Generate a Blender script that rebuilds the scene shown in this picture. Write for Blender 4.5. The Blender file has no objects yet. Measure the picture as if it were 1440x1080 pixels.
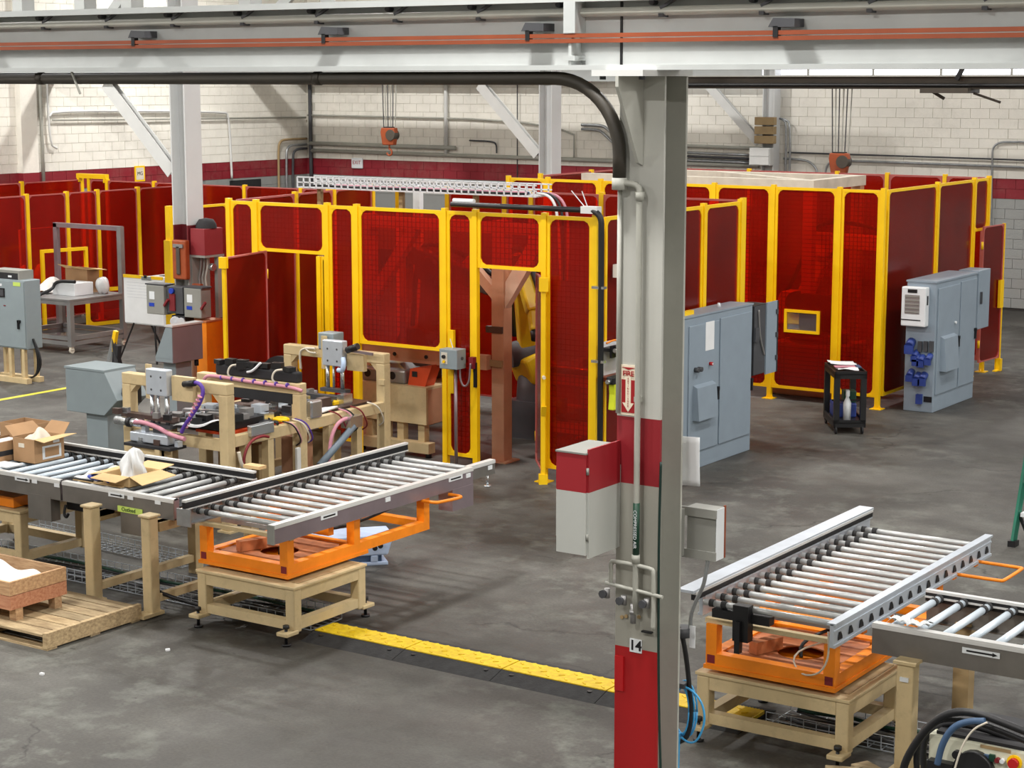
import bpy, math, random
from mathutils import Vector, Matrix, Euler
random.seed(11)
PI = math.pi
scene = bpy.context.scene
C = scene.collection
# ---------------------------------------------------------------- camera
F = 2650.0; CAMH = 4.7; YAW = math.radians(33.9); PIT = math.atan(428 / F)
cd = bpy.data.cameras.new('camera'); cam = bpy.data.objects.new('camera', cd); C.objects.link(cam)
cd.sensor_fit = 'HORIZONTAL'; cd.sensor_width = 36.0; cd.lens = F / 1440 * 36
cd.clip_start = 0.1; cd.clip_end = 200
cam.location = (0, 0, CAMH); cam.rotation_euler = (PI / 2 - PIT, 0, YAW)
scene.camera = cam
# ---------------------------------------------------------------- world, lamps, exposure
w = bpy.data.worlds.new('world'); scene.world = w; w.use_nodes = True
w.node_tree.nodes['Background'].inputs[0].default_value = (0.75, 0.8, 0.9, 1)
w.node_tree.nodes['Background'].inputs[1].default_value = 0.12
scene.view_settings.view_transform = 'Standard'; scene.view_settings.look = 'None'
scene.view_settings.gamma = 1.0; scene.view_settings.use_curve_mapping = False
scene.view_settings.exposure = -0.12
LAMP = 330.0
def lamp(x, y, z, watts, col=(1.0, 0.975, 0.94), sx=0.7, sy=0.35):
    l = bpy.data.lights.new('high_bay_and_fill', 'AREA'); l.shape = 'RECTANGLE'; l.size = sx; l.size_y = sy
    l.energy = watts; l.color = col
    o = bpy.data.objects.new('high_bay_and_fill_lamp', l); C.objects.link(o); o.location = (x, y, z)
    return o
for lx in (-28.5, -21.0, -13.5, -6.0, 1.5, 7.0):  # last row is added fill that brightens the right wall for screen reflections
    for ly in (2.0, 8.2, 15.5, 23.0, 31.5):
        k = 1.0
        if lx < -15: k *= 1.3
        if lx < -25: k *= 1.25
        if lx > -15 and ly > 30: k *= 0.75
        if ly < 9 and -16 < lx < -4: k *= 1.3
        lamp(lx, ly, 8.3, LAMP * k)
# ---------------------------------------------------------------- pixel -> place helpers (a pixel gives a direction, the surface gives the distance)
_sy, _cy, _sp, _cp = math.sin(YAW), math.cos(YAW), math.sin(PIT), math.cos(PIT)
_R = Vector((_cy, _sy, 0)); _FW = Vector((-_sy * _cp, _cy * _cp, -_sp)); _UP = Vector((-_sy * _sp, _cy * _sp, _cp))
def ray(x, y): return _FW * F + _R * (x - 720) + _UP * (540 - y)
def G(x, y, z=0.0):
    d = ray(x, y); t = (z - CAMH) / d.z; return (d.x * t, d.y * t)
def ZY(x, y, Y):
    d = ray(x, y); t = Y / d.y; return (d.x * t, CAMH + d.z * t)
def ZX(x, y, X):
    d = ray(x, y); t = X / d.x; return (d.y * t, CAMH + d.z * t)
def proj(X, Y, Z):
    v = Vector((X, Y, Z - CAMH)); f = v.dot(_FW)
    return 720 + F * v.dot(_R) / f, 540 - F * v.dot(_UP) / f
# ---------------------------------------------------------------- mesh builder
class MB:
    def __init__(s): s.v = []; s.f = []; s.sm = []
    def _add(s, vs, fs, smooth=False):
        b = len(s.v); s.v += [tuple(v) for v in vs]
        for f in fs: s.f.append(tuple(b + i for i in f)); s.sm.append(smooth)
        return s
    def box(s, x0, x1, y0, y1, z0, z1):
        if x0 > x1: x0, x1 = x1, x0
        if y0 > y1: y0, y1 = y1, y0
        if z0 > z1: z0, z1 = z1, z0
        vs = [(x, y, z) for z in (z0, z1) for y in (y0, y1) for x in (x0, x1)]
        return s._add(vs, [(0, 2, 3, 1), (4, 5, 7, 6), (0, 1, 5, 4), (1, 3, 7, 5), (3, 2, 6, 7), (2, 0, 4, 6)])
    def obox(s, c, d, rz=0, rx=0, ry=0):
        M = Matrix.Translation(c) @ Euler((rx, ry, rz)).to_matrix().to_4x4()
        x, y, z = d[0] / 2, d[1] / 2, d[2] / 2
        vs = [M @ Vector((a, b, e)) for e in (-z, z) for b in (-y, y) for a in (-x, x)]
        return s._add(vs, [(0, 2, 3, 1), (4, 5, 7, 6), (0, 1, 5, 4), (1, 3, 7, 5), (3, 2, 6, 7), (2, 0, 4, 6)])
    def beam(s, p0, p1, wdt, hgt, up=(0, 0, 1)):
        p0 = Vector(p0); p1 = Vector(p1); d = (p1 - p0).normalized(); u = Vector(up)
        if abs(d.dot(u)) > 0.98: u = Vector((0, 1, 0))
        sd = d.cross(u).normalized(); u = sd.cross(d).normalized()
        vs = []
        for p in (p0, p1):
            for a, b in ((-1, -1), (1, -1), (1, 1), (-1, 1)): vs.append(p + sd * a * wdt / 2 + u * b * hgt / 2)
        return s._add(vs, [(3, 2, 1, 0), (4, 5, 6, 7), (0, 1, 5, 4), (1, 2, 6, 5), (2, 3, 7, 6), (3, 0, 4, 7)])
    def cyl(s, p0, p1, r, n=12, r2=None, caps=True):
        p0 = Vector(p0); p1 = Vector(p1); r2 = r if r2 is None else r2
        d = (p1 - p0).normalized(); u = Vector((0, 0, 1)) if abs(d.z) < 0.9 else Vector((1, 0, 0))
        a = d.cross(u).normalized(); b = d.cross(a)
        ring = [(math.cos(2 * PI * i / n), math.sin(2 * PI * i / n)) for i in range(n)]
        vs = [p0 + (a * c + b * q) * r for c, q in ring] + [p1 + (a * c + b * q) * r2 for c, q in ring]
        s._add(vs, [(i, i + n, (i + 1) % n + n, (i + 1) % n) for i in range(n)], True)
        if caps:
            k = len(s.v) - 2 * n
            s.f.append(tuple(k + i for i in range(n))); s.sm.append(False)
            s.f.append(tuple(k + n + i for i in reversed(range(n)))); s.sm.append(False)
        return s
    def tube(s, pts, r, n=7):
        pts = [Vector(p) for p in pts]
        for _ in range(2 if 2 < len(pts) < 14 else 0):
            q = [pts[0]]
            for a_, b_ in zip(pts, pts[1:]): q += [a_ * 0.75 + b_ * 0.25, a_ * 0.25 + b_ * 0.75]
            pts = q + [pts[-1]]
        k = len(s.v); m = len(pts); prev = None; vs = []
        for i, p in enumerate(pts):
            t = (pts[min(i + 1, m - 1)] - pts[max(i - 1, 0)]).normalized()
            if prev is None:
                u = Vector((0, 0, 1)) if abs(t.z) < 0.9 else Vector((1, 0, 0)); a = t.cross(u).normalized()
            else: a = (prev - t * prev.dot(t)).normalized()
            prev = a; b = t.cross(a)
            vs += [p + (a * math.cos(2 * PI * j / n) + b * math.sin(2 * PI * j / n)) * r for j in range(n)]
        fs = []
        for i in range(m - 1):
            for j in range(n):
                q = (j + 1) % n; fs.append((i * n + j, i * n + q, (i + 1) * n + q, (i + 1) * n + j))
        s._add(vs, fs, True)
        s.f.append(tuple(k + j for j in reversed(range(n)))); s.sm.append(False)
        s.f.append(tuple(k + (m - 1) * n + j for j in range(n))); s.sm.append(False)
        return s
    def prism(s, poly, ax, a, b):
        n = len(poly)
        def P(p, t): return {'x': (t, p[0], p[1]), 'y': (p[0], t, p[1]), 'z': (p[0], p[1], t)}[ax]
        vs = [P(p, a) for p in poly] + [P(p, b) for p in poly]
        return s._add(vs, [tuple(range(n)), tuple(range(2 * n - 1, n - 1, -1))] + [(i, i + n, (i + 1) % n + n, (i + 1) % n) for i in range(n)])
    def poly3(s, pts, off):
        off = Vector(off); n = len(pts); pts = [Vector(p) for p in pts]
        return s._add(pts + [p + off for p in pts], [tuple(range(n)), tuple(range(2 * n - 1, n - 1, -1))] + [(i, i + n, (i + 1) % n + n, (i + 1) % n) for i in range(n)])
    def lathe(s, prof, c, n=16, ax='z'):
        vs = []
        for r, h in prof:
            for i in range(n):
                a = 2 * PI * i / n; p, q = r * math.cos(a), r * math.sin(a)
                vs.append({'z': (c[0] + p, c[1] + q, c[2] + h), 'x': (c[0] + h, c[1] + p, c[2] + q), 'y': (c[0] + p, c[1] + h, c[2] + q)}[ax])
        fs = [(k * n + i, k * n + (i + 1) % n, (k + 1) * n + (i + 1) % n, (k + 1) * n + i) for k in range(len(prof) - 1) for i in range(n)]
        return s._add(vs, fs, True)
    def grid(s, nx, ny, fn):
        vs = [fn(i / nx, j / ny) for j in range(ny + 1) for i in range(nx + 1)]
        return s._add(vs, [(j * (nx + 1) + i, j * (nx + 1) + i + 1, (j + 1) * (nx + 1) + i + 1, (j + 1) * (nx + 1) + i) for j in range(ny) for i in range(nx)], True)
    def mesh(s, name):
        me = bpy.data.meshes.new(name); me.from_pydata(s.v, [], s.f)
        me.polygons.foreach_set('use_smooth', s.sm); me.update(); return me
    def build(s, name, m, parent=None, label=None, world=True, bevel=0, stuff=False, solid=0):
        if parent is not None and world:
            Mi = ROOT.get(parent.name)
            if Mi is not None: s.v = [tuple(Mi @ Vector(v)) for v in s.v]
        me = s.mesh(name); me.materials.append(MAT[m])
        o = bpy.data.objects.new(name, me); C.objects.link(o)
        if parent is not None:
            o.parent = parent
            if parent.name in ROOT: ROOT[o.name] = ROOT[parent.name]
        if label: o['label'] = label
        if stuff: o['kind'] = 'stuff'
        if solid:
            md = o.modifiers.new('solid', 'SOLIDIFY'); md.thickness = solid; md.offset = 0
        if bevel:
            md = o.modifiers.new('bevel', 'BEVEL'); md.width = bevel; md.segments = 2; md.limit_method = 'ANGLE'; md.angle_limit = 0.6
        return o
ROOT = {}
def tag(o, label, cat, group=None):
    o['label'] = label; o['category'] = cat
    if group: o['group'] = group
    return o
def thing(name, label, cat, loc=(0, 0, 0), rz=0, group=None):
    o = bpy.data.objects.new(name, None); C.objects.link(o); o.location = loc; o.rotation_euler = (0, 0, rz)
    o.empty_display_size = 0.1
    ROOT[o.name] = (Matrix.Translation(loc) @ Matrix.Rotation(rz, 4, 'Z')).inverted()
    return tag(o, label, cat, group)
def link_copy(src, name, parent, loc=None, rot=None):
    o = src.copy(); o.name = name; C.objects.link(o); o.parent = parent
    if loc is not None: o.location = loc
    if rot is not None: o.rotation_euler = rot
    return o
def struct(o): o['kind'] = 'structure'; return o
def text(name, txt, size, loc, rot, m, parent=None, label=None, ext=0.001, align='CENTER', bold=0.0):
    cu = bpy.data.curves.new(name, 'FONT'); cu.body = txt; cu.size = size; cu.extrude = ext; cu.align_x = align; cu.align_y = 'CENTER'; cu.offset = bold
    t = bpy.data.objects.new(name + '_t', cu); C.objects.link(t)
    dg = bpy.context.evaluated_depsgraph_get(); me = bpy.data.meshes.new_from_object(t.evaluated_get(dg))
    bpy.data.objects.remove(t)
    me.transform(Matrix.Translation(loc) @ Euler(rot).to_matrix().to_4x4())
    if parent is not None and parent.name in ROOT: me.transform(ROOT[parent.name])
    me.materials.clear(); me.materials.append(MAT[m])
    o = bpy.data.objects.new(name, me); C.objects.link(o); o.parent = parent
    if label: o['label'] = label
    return o
FRONT = (PI / 2, 0, 0)            # lettering that faces the near side (-Y)
SIDE = (PI / 2, 0, PI / 2)        # lettering that faces +X
# ---------------------------------------------------------------- materials
MAT = {}
def lin(h):
    h = h.lstrip('#'); r = [int(h[i:i + 2], 16) / 255 for i in (0, 2, 4)]
    return tuple(c / 12.92 if c <= 0.04045 else ((c + 0.055) / 1.055) ** 2.4 for c in r) + (1.0,)
def mul(c, k): return (min(c[0] * k, 1), min(c[1] * k, 1), min(c[2] * k, 1), 1)
def base(name):
    m = bpy.data.materials.new(name); m.use_nodes = True; MAT[name] = m
    nt = m.node_tree; return m, nt, nt.nodes['Principled BSDF']
def noise(nt, scale, detail=3, rough=0.55, coord='Object', vec=None):
    n = nt.nodes.new('ShaderNodeTexNoise'); n.inputs['Scale'].default_value = scale; n.inputs['Detail'].default_value = detail
    n.inputs['Roughness'].default_value = rough
    if vec is None:
        t = nt.nodes.new('ShaderNodeTexCoord'); vec = t.outputs[coord]
    nt.links.new(vec, n.inputs['Vector']); return n
def ramp(nt, src, stops):
    r = nt.nodes.new('ShaderNodeValToRGB'); nt.links.new(src, r.inputs[0]); e = r.color_ramp.elements
    while len(e) < len(stops): e.new(0.5)
    for i, (p, c) in enumerate(stops): e[i].position = p; e[i].color = c
    return r
def mixc(nt, fac, a, b, mode='MIX'):
    n = nt.nodes.new('ShaderNodeMix'); n.data_type = 'RGBA'; n.blend_type = mode
    for sock, val in ((n.inputs[0], fac), (n.inputs[6], a), (n.inputs[7], b)):
        if isinstance(val, (int, float, tuple)): sock.default_value = val
        else: nt.links.new(val, sock)
    return n.outputs[2]
def paint(name, hexc, rough=0.5, metal=0.0, var=0.16, scale=4.0, bump=0.0, bscale=60, spec=0.5, dirt=0.0):
    m, nt, b = base(name); c = lin(hexc)
    n = noise(nt, scale, 4)
    r = ramp(nt, n.outputs[0], [(0.3, mul(c, 1 - var)), (0.7, mul(c, 1 + var * 0.6))])
    col = r.outputs[0]
    if dirt:
        n2 = noise(nt, scale * 2.6, 6, 0.7); r2 = ramp(nt, n2.outputs[0], [(0.52, (0, 0, 0, 1)), (0.72, (dirt, dirt, dirt, 1))])
        col = mixc(nt, r2.outputs[0], col, mul(c, 0.35))
    nt.links.new(col, b.inputs['Base Color'])
    b.inputs['Roughness'].default_value = rough; b.inputs['Metallic'].default_value = metal
    b.inputs['Specular IOR Level'].default_value = spec
    if bump:
        nb = noise(nt, bscale, 3); bp = nt.nodes.new('ShaderNodeBump'); bp.inputs['Strength'].default_value = bump; bp.inputs['Distance'].default_value = 0.01
        nt.links.new(nb.outputs[0], bp.inputs['Height']); nt.links.new(bp.outputs[0], b.inputs['Normal'])
    return m
def banded(name, stops, rough=0.55, bump=0.15, var=0.1, vary=0.0):
    """paint bands by height above the floor: stops = [(z_top, hex), ...]"""
    m, nt, b = base(name)
    g = nt.nodes.new('ShaderNodeNewGeometry'); sx = nt.nodes.new('ShaderNodeSeparateXYZ'); nt.links.new(g.outputs['Position'], sx.inputs[0])
    col = lin(stops[-1][1])
    for zt, hx in reversed(stops[:-1]):
        lt = nt.nodes.new('ShaderNodeMath'); lt.operation = 'LESS_THAN'; nt.links.new(sx.outputs[2], lt.inputs[0]); lt.inputs[1].default_value = zt
        col = mixc(nt, lt.outputs[0], col, lin(hx))
    n = noise(nt, 1.6, 5, 0.6, vec=g.outputs['Position']); r = ramp(nt, n.outputs[0], [(0.3, (1 - var,) * 3 + (1,)), (0.7, (1, 1, 1, 1))])
    col = mixc(nt, 1.0, col, r.outputs[0], 'MULTIPLY')
    if vary:
        n2 = noise(nt, 0.7, 6, 0.75, vec=g.outputs['Position']); r2 = ramp(nt, n2.outputs[0], [(0.5, (0, 0, 0, 1)), (0.75, (vary,) * 3 + (1,))])
        col = mixc(nt, r2.outputs[0], col, lin('#8f8a7c'))
    nt.links.new(col, b.inputs['Base Color']); b.inputs['Roughness'].default_value = rough
    nb = noise(nt, 30, 4, vec=g.outputs['Position']); bp = nt.nodes.new('ShaderNodeBump'); bp.inputs['Strength'].default_value = bump; bp.inputs['Distance'].default_value = 0.01
    nt.links.new(nb.outputs[0], bp.inputs['Height']); nt.links.new(bp.outputs[0], b.inputs['Normal'])
    return m
def glassy(name, tint, body, opac, rough=0.12, bump=0.2):
    """thin tinted sheet: tinted transmission + a little body colour, with a Fresnel sheen on top"""
    m, nt, b = base(name); out = nt.nodes['Material Output']
    n = noise(nt, 1.3, 4); r = ramp(nt, n.outputs[0], [(0.3, mul(body, 0.75)), (0.7, mul(body, 1.25))])
    nt.links.new(r.outputs[0], b.inputs['Base Color']); b.inputs['Roughness'].default_value = 0.7; b.inputs['Specular IOR Level'].default_value = 0.0
    tr = nt.nodes.new('ShaderNodeBsdfTransparent'); tr.inputs[0].default_value = tint
    mx = nt.nodes.new('ShaderNodeMixShader'); mx.inputs[0].default_value = opac
    gl_ = nt.nodes.new('ShaderNodeBsdfGlossy'); gl_.inputs['Roughness'].default_value = rough; gl_.inputs['Color'].default_value = (0.9, 0.9, 0.9, 1)
    fr = nt.nodes.new('ShaderNodeFresnel'); fr.inputs[0].default_value = 1.42; mx2 = nt.nodes.new('ShaderNodeMixShader')
    if bump:
        nb = noise(nt, 1.6, 3); bp = nt.nodes.new('ShaderNodeBump'); bp.inputs['Strength'].default_value = bump; bp.inputs['Distance'].default_value = 0.05
        nt.links.new(nb.outputs[0], bp.inputs['Height']); nt.links.new(bp.outputs[0], gl_.inputs['Normal'])
    nt.links.new(tr.outputs[0], mx.inputs[1]); nt.links.new(b.outputs[0], mx.inputs[2])
    nt.links.new(fr.outputs[0], mx2.inputs[0]); nt.links.new(mx.outputs[0], mx2.inputs[1]); nt.links.new(gl_.outputs[0], mx2.inputs[2]); nt.links.new(mx2.outputs[0], out.inputs[0])
    return m
def glow(name, hexc, strength):
    m, nt, b = base(name); b.inputs['Base Color'].default_value = lin(hexc); b.inputs['Emission Color'].default_value = lin(hexc)
    b.inputs['Emission Strength'].default_value = strength; return m
def wood(name, a, b_, scale=3.0):
    m, nt, b = base(name)
    t = nt.nodes.new('ShaderNodeTexCoord'); mp = nt.nodes.new('ShaderNodeMapping'); mp.inputs['Scale'].default_value = (scale, scale * 5, scale * 8)
    nt.links.new(t.outputs['Object'], mp.inputs[0]); n = noise(nt, 2.0, 6, 0.6, vec=mp.outputs[0])
    oi = nt.nodes.new('ShaderNodeObjectInfo')
    r = ramp(nt, n.outputs[0], [(0.3, lin(a)), (0.7, lin(b_))])
    rr = ramp(nt, oi.outputs['Random'], [(0.0, (0.75, 0.75, 0.75, 1)), (1.0, (1.1, 1.05, 1.0, 1))])
    nt.links.new(mixc(nt, 1.0, r.outputs[0], rr.outputs[0], 'MULTIPLY'), b.inputs['Base Color']); b.inputs['Roughness'].default_value = 0.8
    return m
paint('yellow', '#ffcc08', 0.42, var=0.08); paint('yellow_bright', '#ffd21a', 0.5, var=0.22, scale=22, bump=0.3)
paint('tan', '#cfb98e', 0.55, var=0.1, dirt=0.25); paint('tan_dark', '#a28a63', 0.6, var=0.15)
paint('orange', '#f58a0e', 0.45, var=0.12, dirt=0.12); paint('orange_rust', '#c0764a', 0.6, var=0.3, scale=8)
paint('col_grey', '#b6b6ae', 0.5, var=0.06, dirt=0.1); paint('beam_grey', '#b9bdbc', 0.5, var=0.06)
paint('col_white', '#d5d6d4', 0.5, var=0.05)
paint('pipe_grey', '#a9a9a0', 0.45, var=0.1); paint('galv', '#a9adb0', 0.35, 0.75, var=0.2, scale=9)
paint('alu', '#ccd4de', 0.35, 0.45, var=0.08, scale=8); paint('alu_dull', '#9b9a9a', 0.42, 0.6, var=0.12)
paint('roller', '#c4c6c6', 0.35, 0.35, var=0.1, scale=9); paint('roller_blue', '#cfdbe6', 0.3, 0.1, var=0.06)
paint('channel', '#817d78', 0.42, 0.55, var=0.15); paint('steel_mauve', '#97898f', 0.4, 0.6, var=0.12)
paint('black', '#17171a', 0.45, var=0.3); paint('black_soft', '#232326', 0.75, var=0.3); paint('rubber', '#2e2e2f', 0.8, var=0.35, scale=15, bump=0.4)
paint('dark_grey', '#45464a', 0.55); paint('conduit_dark', '#3a352d', 0.5, var=0.2)
paint('cab_blue', '#8b99a6', 0.5, var=0.05); paint('cab_blue_dk', '#6f7c88', 0.5, var=0.06); paint('console_grey', '#8b979c', 0.5, var=0.06)
paint('box_grey', '#8d8d87', 0.55, var=0.08); paint('white', '#dfe3e6', 0.45, var=0.04); paint('paper', '#e6e8ea', 0.8, var=0.05)
paint('sign_cream', '#ecdfc8', 0.5, var=0.04); paint('sign_red', '#a01a20', 0.5, var=0.06); paint('stripe_red', '#8f1c27', 0.5, var=0.08)
paint('cherry_red', '#b31217', 0.5, var=0.08); paint('dark_red', '#7d1c24', 0.55); paint('copper', '#8f4526', 0.5, 0.1, var=0.15)
paint('card', '#a98560', 0.85, var=0.12); paint('card_light', '#d0b07e', 0.85, var=0.1); paint('plastic_bag', '#d5d8d9', 0.3, var=0.1)
paint('blue', '#1e3fb0', 0.4); paint('blue_plug', '#2b3f86', 0.45, var=0.2); paint('bin_blue', '#b9cdea', 0.4, var=0.05); paint('bin_navy', '#3e5878', 0.5)
paint('hose_cyan', '#3fa0d8', 0.4); paint('diag_pale', '#dcb8a0', 0.6); paint('writing', '#c2c6cc', 0.8); paint('console_red_reflect', '#857a7e', 0.5, var=0.06); paint('pane_edge', '#b8605a', 0.5); paint('tray_white', '#e4e8ec', 0.35, 0.3, var=0.08); paint('hose_green', '#0f2c26', 0.5); paint('purple', '#5b3aa0', 0.5); paint('pink', '#c98a9a', 0.6)  # the mauve console colour is grey with reflected red painted in
paint('green_ladder', '#1f6e58', 0.45); paint('lime', '#c4dc6a', 0.7, var=0.05); paint('tool_lime', '#d6e02a', 0.45); paint('cream_box', '#d9d8c2', 0.5, var=0.05)
paint('robot_yellow', '#d9b81e', 0.4, var=0.08); paint('robot_orange', '#d2481c', 0.45); paint('inner_tan', '#c09070', 0.6, var=0.12)
paint('steel_dark', '#5d4c46', 0.45, 0.5, var=0.25); paint('rail_white', '#d8d8d6', 0.35, 0.2, var=0.06); paint('bright_steel', '#cfd4d8', 0.25, 0.9, var=0.1)
paint('cloth', '#e2dfdb', 0.9, var=0.06, bump=0.4, bscale=20); paint('green_dark', '#17402f', 0.5); paint('sand_white', '#d8d0c0', 0.7)
paint('crane_dark', '#4d463d', 0.6, var=0.15); paint('crane_orange', '#a04a22', 0.5, var=0.2, dirt=0.3); paint('dull_red_box', '#8c2a30', 0.55, var=0.08)
paint('wire', '#5a1208', 0.5, 0.2); paint('line_yellow', '#cfc63c', 0.7, var=0.2, scale=8)
wood('pallet_wood', '#8f7a5c', '#c8b48e'); wood('crate_wood', '#a07a58', '#cfae86'); wood('crate_red', '#a8694c', '#cf9a78')
glassy('red_pane', (0.96, 0.13, 0.05, 1), lin('#a4200e'), 0.28, 0.2, 0.15)
glassy('clear_glass', (0.96, 0.97, 0.97, 1), (0.5, 0.5, 0.5, 1), 0.12, 0.05, 0.0)
glow('window_glow', '#f4f6ff', 3.2)
banded('block_paint', [(2.29, '#9a9c9a'), (2.70, '#8a1a28'), (9.0, '#f3f0e6')], 0.6, 0.25, 0.08, 0.28)
banded('wall_paint', [(0.46, '#2e2d2b'), (2.29, '#8d8f8d'), (2.70, '#7c1624'), (9.0, '#d3d0c4')], 0.65, 0.2, 0.1)
banded('flange_paint', [(1.265, '#a80f14'), (2.29, '#9c9a90'), (2.70, '#8c1c25'), (9.0, '#bdbdb6')], 0.5, 0.05, 0.12)
banded('box_paint', [(2.29, '#b9bbb6'), (9.0, '#9c1f28')], 0.5, 0.03, 0.08)
banded('left_col_paint', [(2.29, '#a9a9a4'), (2.70, '#6c1a22'), (9.0, '#d2d4d4')], 0.5, 0.04, 0.08)
def mat_floor():
    m, nt, b = base('floor_concrete')
    t = nt.nodes.new('ShaderNodeTexCoord'); P = t.outputs['Object']
    n1 = noise(nt, 0.35, 6, 0.6, vec=P); n2 = noise(nt, 1.7, 8, 0.68, vec=P); n3 = noise(nt, 40, 3, 0.6, vec=P)
    c1 = ramp(nt, n1.outputs[0], [(0.32, lin('#312e2a')), (0.5, lin('#474541')), (0.68, lin('#65645f'))]).outputs[0]
    r2 = ramp(nt, n2.outputs[0], [(0.3, (0.62, 0.6, 0.58, 1)), (0.5, (1, 1, 1, 1)), (0.72, (1.3, 1.3, 1.28, 1))]).outputs[0]
    col = mixc(nt, 0.9, c1, r2, 'MULTIPLY')
    r3 = ramp(nt, n3.outputs[0], [(0.35, (0.82, 0.82, 0.82, 1)), (0.65, (1.1, 1.1, 1.1, 1))]).outputs[0]
    col = mixc(nt, 1.0, col, r3, 'MULTIPLY')
    # hairline cracks
    vo = nt.nodes.new('ShaderNodeTexVoronoi'); vo.feature = 'DISTANCE_TO_EDGE'; vo.inputs['Scale'].default_value = 0.27
    n4 = noise(nt, 1.2, 5, 0.6, vec=P); ad = nt.nodes.new('ShaderNodeVectorMath'); ad.operation = 'MULTIPLY_ADD'
    ad.inputs[1].default_value = (0.9, 0.9, 0.9); nt.links.new(n4.outputs['Color'], ad.inputs[0]); nt.links.new(P, ad.inputs[2]); nt.links.new(ad.outputs[0], vo.inputs['Vector'])
    rc = ramp(nt, vo.outputs['Distance'], [(0.0, (1, 1, 1, 1)), (0.006, (0, 0, 0, 1))]).outputs[0]
    n5 = noise(nt, 0.5, 2, vec=P); rg = ramp(nt, n5.outputs[0], [(0.42, (0, 0, 0, 1)), (0.5, (0.85, 0.85, 0.85, 1))]).outputs[0]
    col = mixc(nt, mixc(nt, 1.0, rc, rg, 'MULTIPLY'), col, lin('#24221f'))
    # pale worn mottling in broad areas
    n7 = noise(nt, 2.3, 9, 0.7, vec=P); r7 = ramp(nt, n7.outputs[0], [(0.5, (0, 0, 0, 1)), (0.68, (0.75, 0.75, 0.75, 1))]).outputs[0]
    n8 = noise(nt, 0.22, 3, 0.5, vec=P); r8 = ramp(nt, n8.outputs[0], [(0.42, (0.12, 0.12, 0.12, 1)), (0.6, (1, 1, 1, 1))]).outputs[0]
    col = mixc(nt, mixc(nt, 1.0, r7, r8, 'MULTIPLY'), col, lin('#787b73'))
    # dark spots and pale scuffs
    n6 = noise(nt, 7.5, 2, 0.5, vec=P); rs = ramp(nt, n6.outputs[0], [(0.735, (0, 0, 0, 1)), (0.76, (0.8, 0.8, 0.8, 1))]).outputs[0]
    col = mixc(nt, rs, col, lin('#2c2925'))
    nt.links.new(col, b.inputs['Base Color'])
    rr = ramp(nt, n2.outputs[0], [(0.3, (0.5, 0.5, 0.5, 1)), (0.7, (0.75, 0.75, 0.75, 1))]).outputs[0]
    nt.links.new(rr, b.inputs['Roughness']); b.inputs['Specular IOR Level'].default_value = 0.45
    bp = nt.nodes.new('ShaderNodeBump'); bp.inputs['Strength'].default_value = 0.15; bp.inputs['Distance'].default_value = 0.01
    nt.links.new(n3.outputs[0], bp.inputs['Height']); nt.links.new(bp.outputs[0], b.inputs['Normal'])
mat_floor()
# ================================================================ the hall itself
XL, YB = -31.8, 37.8
fl = MB().box(-32.3, 10, -6, 38.3, -0.25, 0.0).build('floor', 'floor_concrete'); struct(fl)
struct(MB().box(-32.3, 10, -6, 38.3, 9.0, 9.2).build('ceiling', 'col_white'))
struct(MB().box(9.7, 10, -6, 38.3, 0, 9).build('wall_right', 'wall_paint'))
struct(MB().box(-32.3, 10, -6.3, -6, 0, 9).build('wall_near', 'wall_paint'))
wl = struct(MB().box(XL - 0.3, XL - 0.012, -6, 38.3, 0, 9).build('wall_left', 'wall_paint'))
wb = struct(MB().box(-32.3, 10, YB + 0.012, YB + 0.3, 0, 9).build('wall_back', 'wall_paint'))
def blockwork(wall, axis):
    bl, bh, j = 0.4064, 0.2032, 0.009
    z0 = 2.29 - 11 * bh; cells = []
    lo, hi = (-31.7, 0.0) if axis == 'x' else (10.0, 37.75)
    for r in range(0, 34):
        z = z0 + r * bh; off = (r % 2) * bl / 2; k = 0
        while lo + k * bl + off < hi:
            a = lo + k * bl + off; k += 1
            c = (a + bl / 2, YB, z + bh / 2) if axis == 'x' else (XL, a + bl / 2, z + bh / 2)
            px, py = proj(*c)
            if not (-20 < px < 1460): continue
            if axis == 'x' and z + bh > 4.76 and c[0] > -22.2: continue      # clerestory
            if py < -14 or 24 < py < 108 or py > 436: continue
            if z < 2.2 and not (axis == 'x' and px > 1385) and not (axis == 'x' and 395 < px < 640 and z > 1.8) and not (axis != 'x' and px > 285 and z > 1.8): continue
            cells.append((Vector(c).length, a, z))
    cells.sort()
    if axis == 'x': me = MB().box(0, bl - j, -0.0, 0.02, 0, bh - j).mesh('block')
    else: me = MB().box(-0.02, 0.0, 0, bl - j, 0, bh - j).mesh('block')
    me.materials.append(MAT['block_paint']); rest = MB()
    for i, (d, a, z) in enumerate(cells):
        if i < 300:
            o = bpy.data.objects.new('block', me); C.objects.link(o); o.parent = wall
            o.location = (a, YB - random.uniform(0, 0.002), z) if axis == 'x' else (XL + random.uniform(0, 0.002), a, z)
        elif axis == 'x': rest.box(a, a + bl - j, YB, YB + 0.02, z, z + bh - j)
        else: rest.box(XL - 0.02, XL, a, a + bl - j, z, z + bh - j)
    if rest.v: rest.build('block_courses', 'block_paint', wall, stuff=True)
blockwork(wb, 'x'); blockwork(wl, 'y')
# pilaster and wall columns
struct(MB().box(XL, XL + 0.16, 28.12, 28.58, 0, 9).build('trim_1', 'block_paint'))
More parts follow.
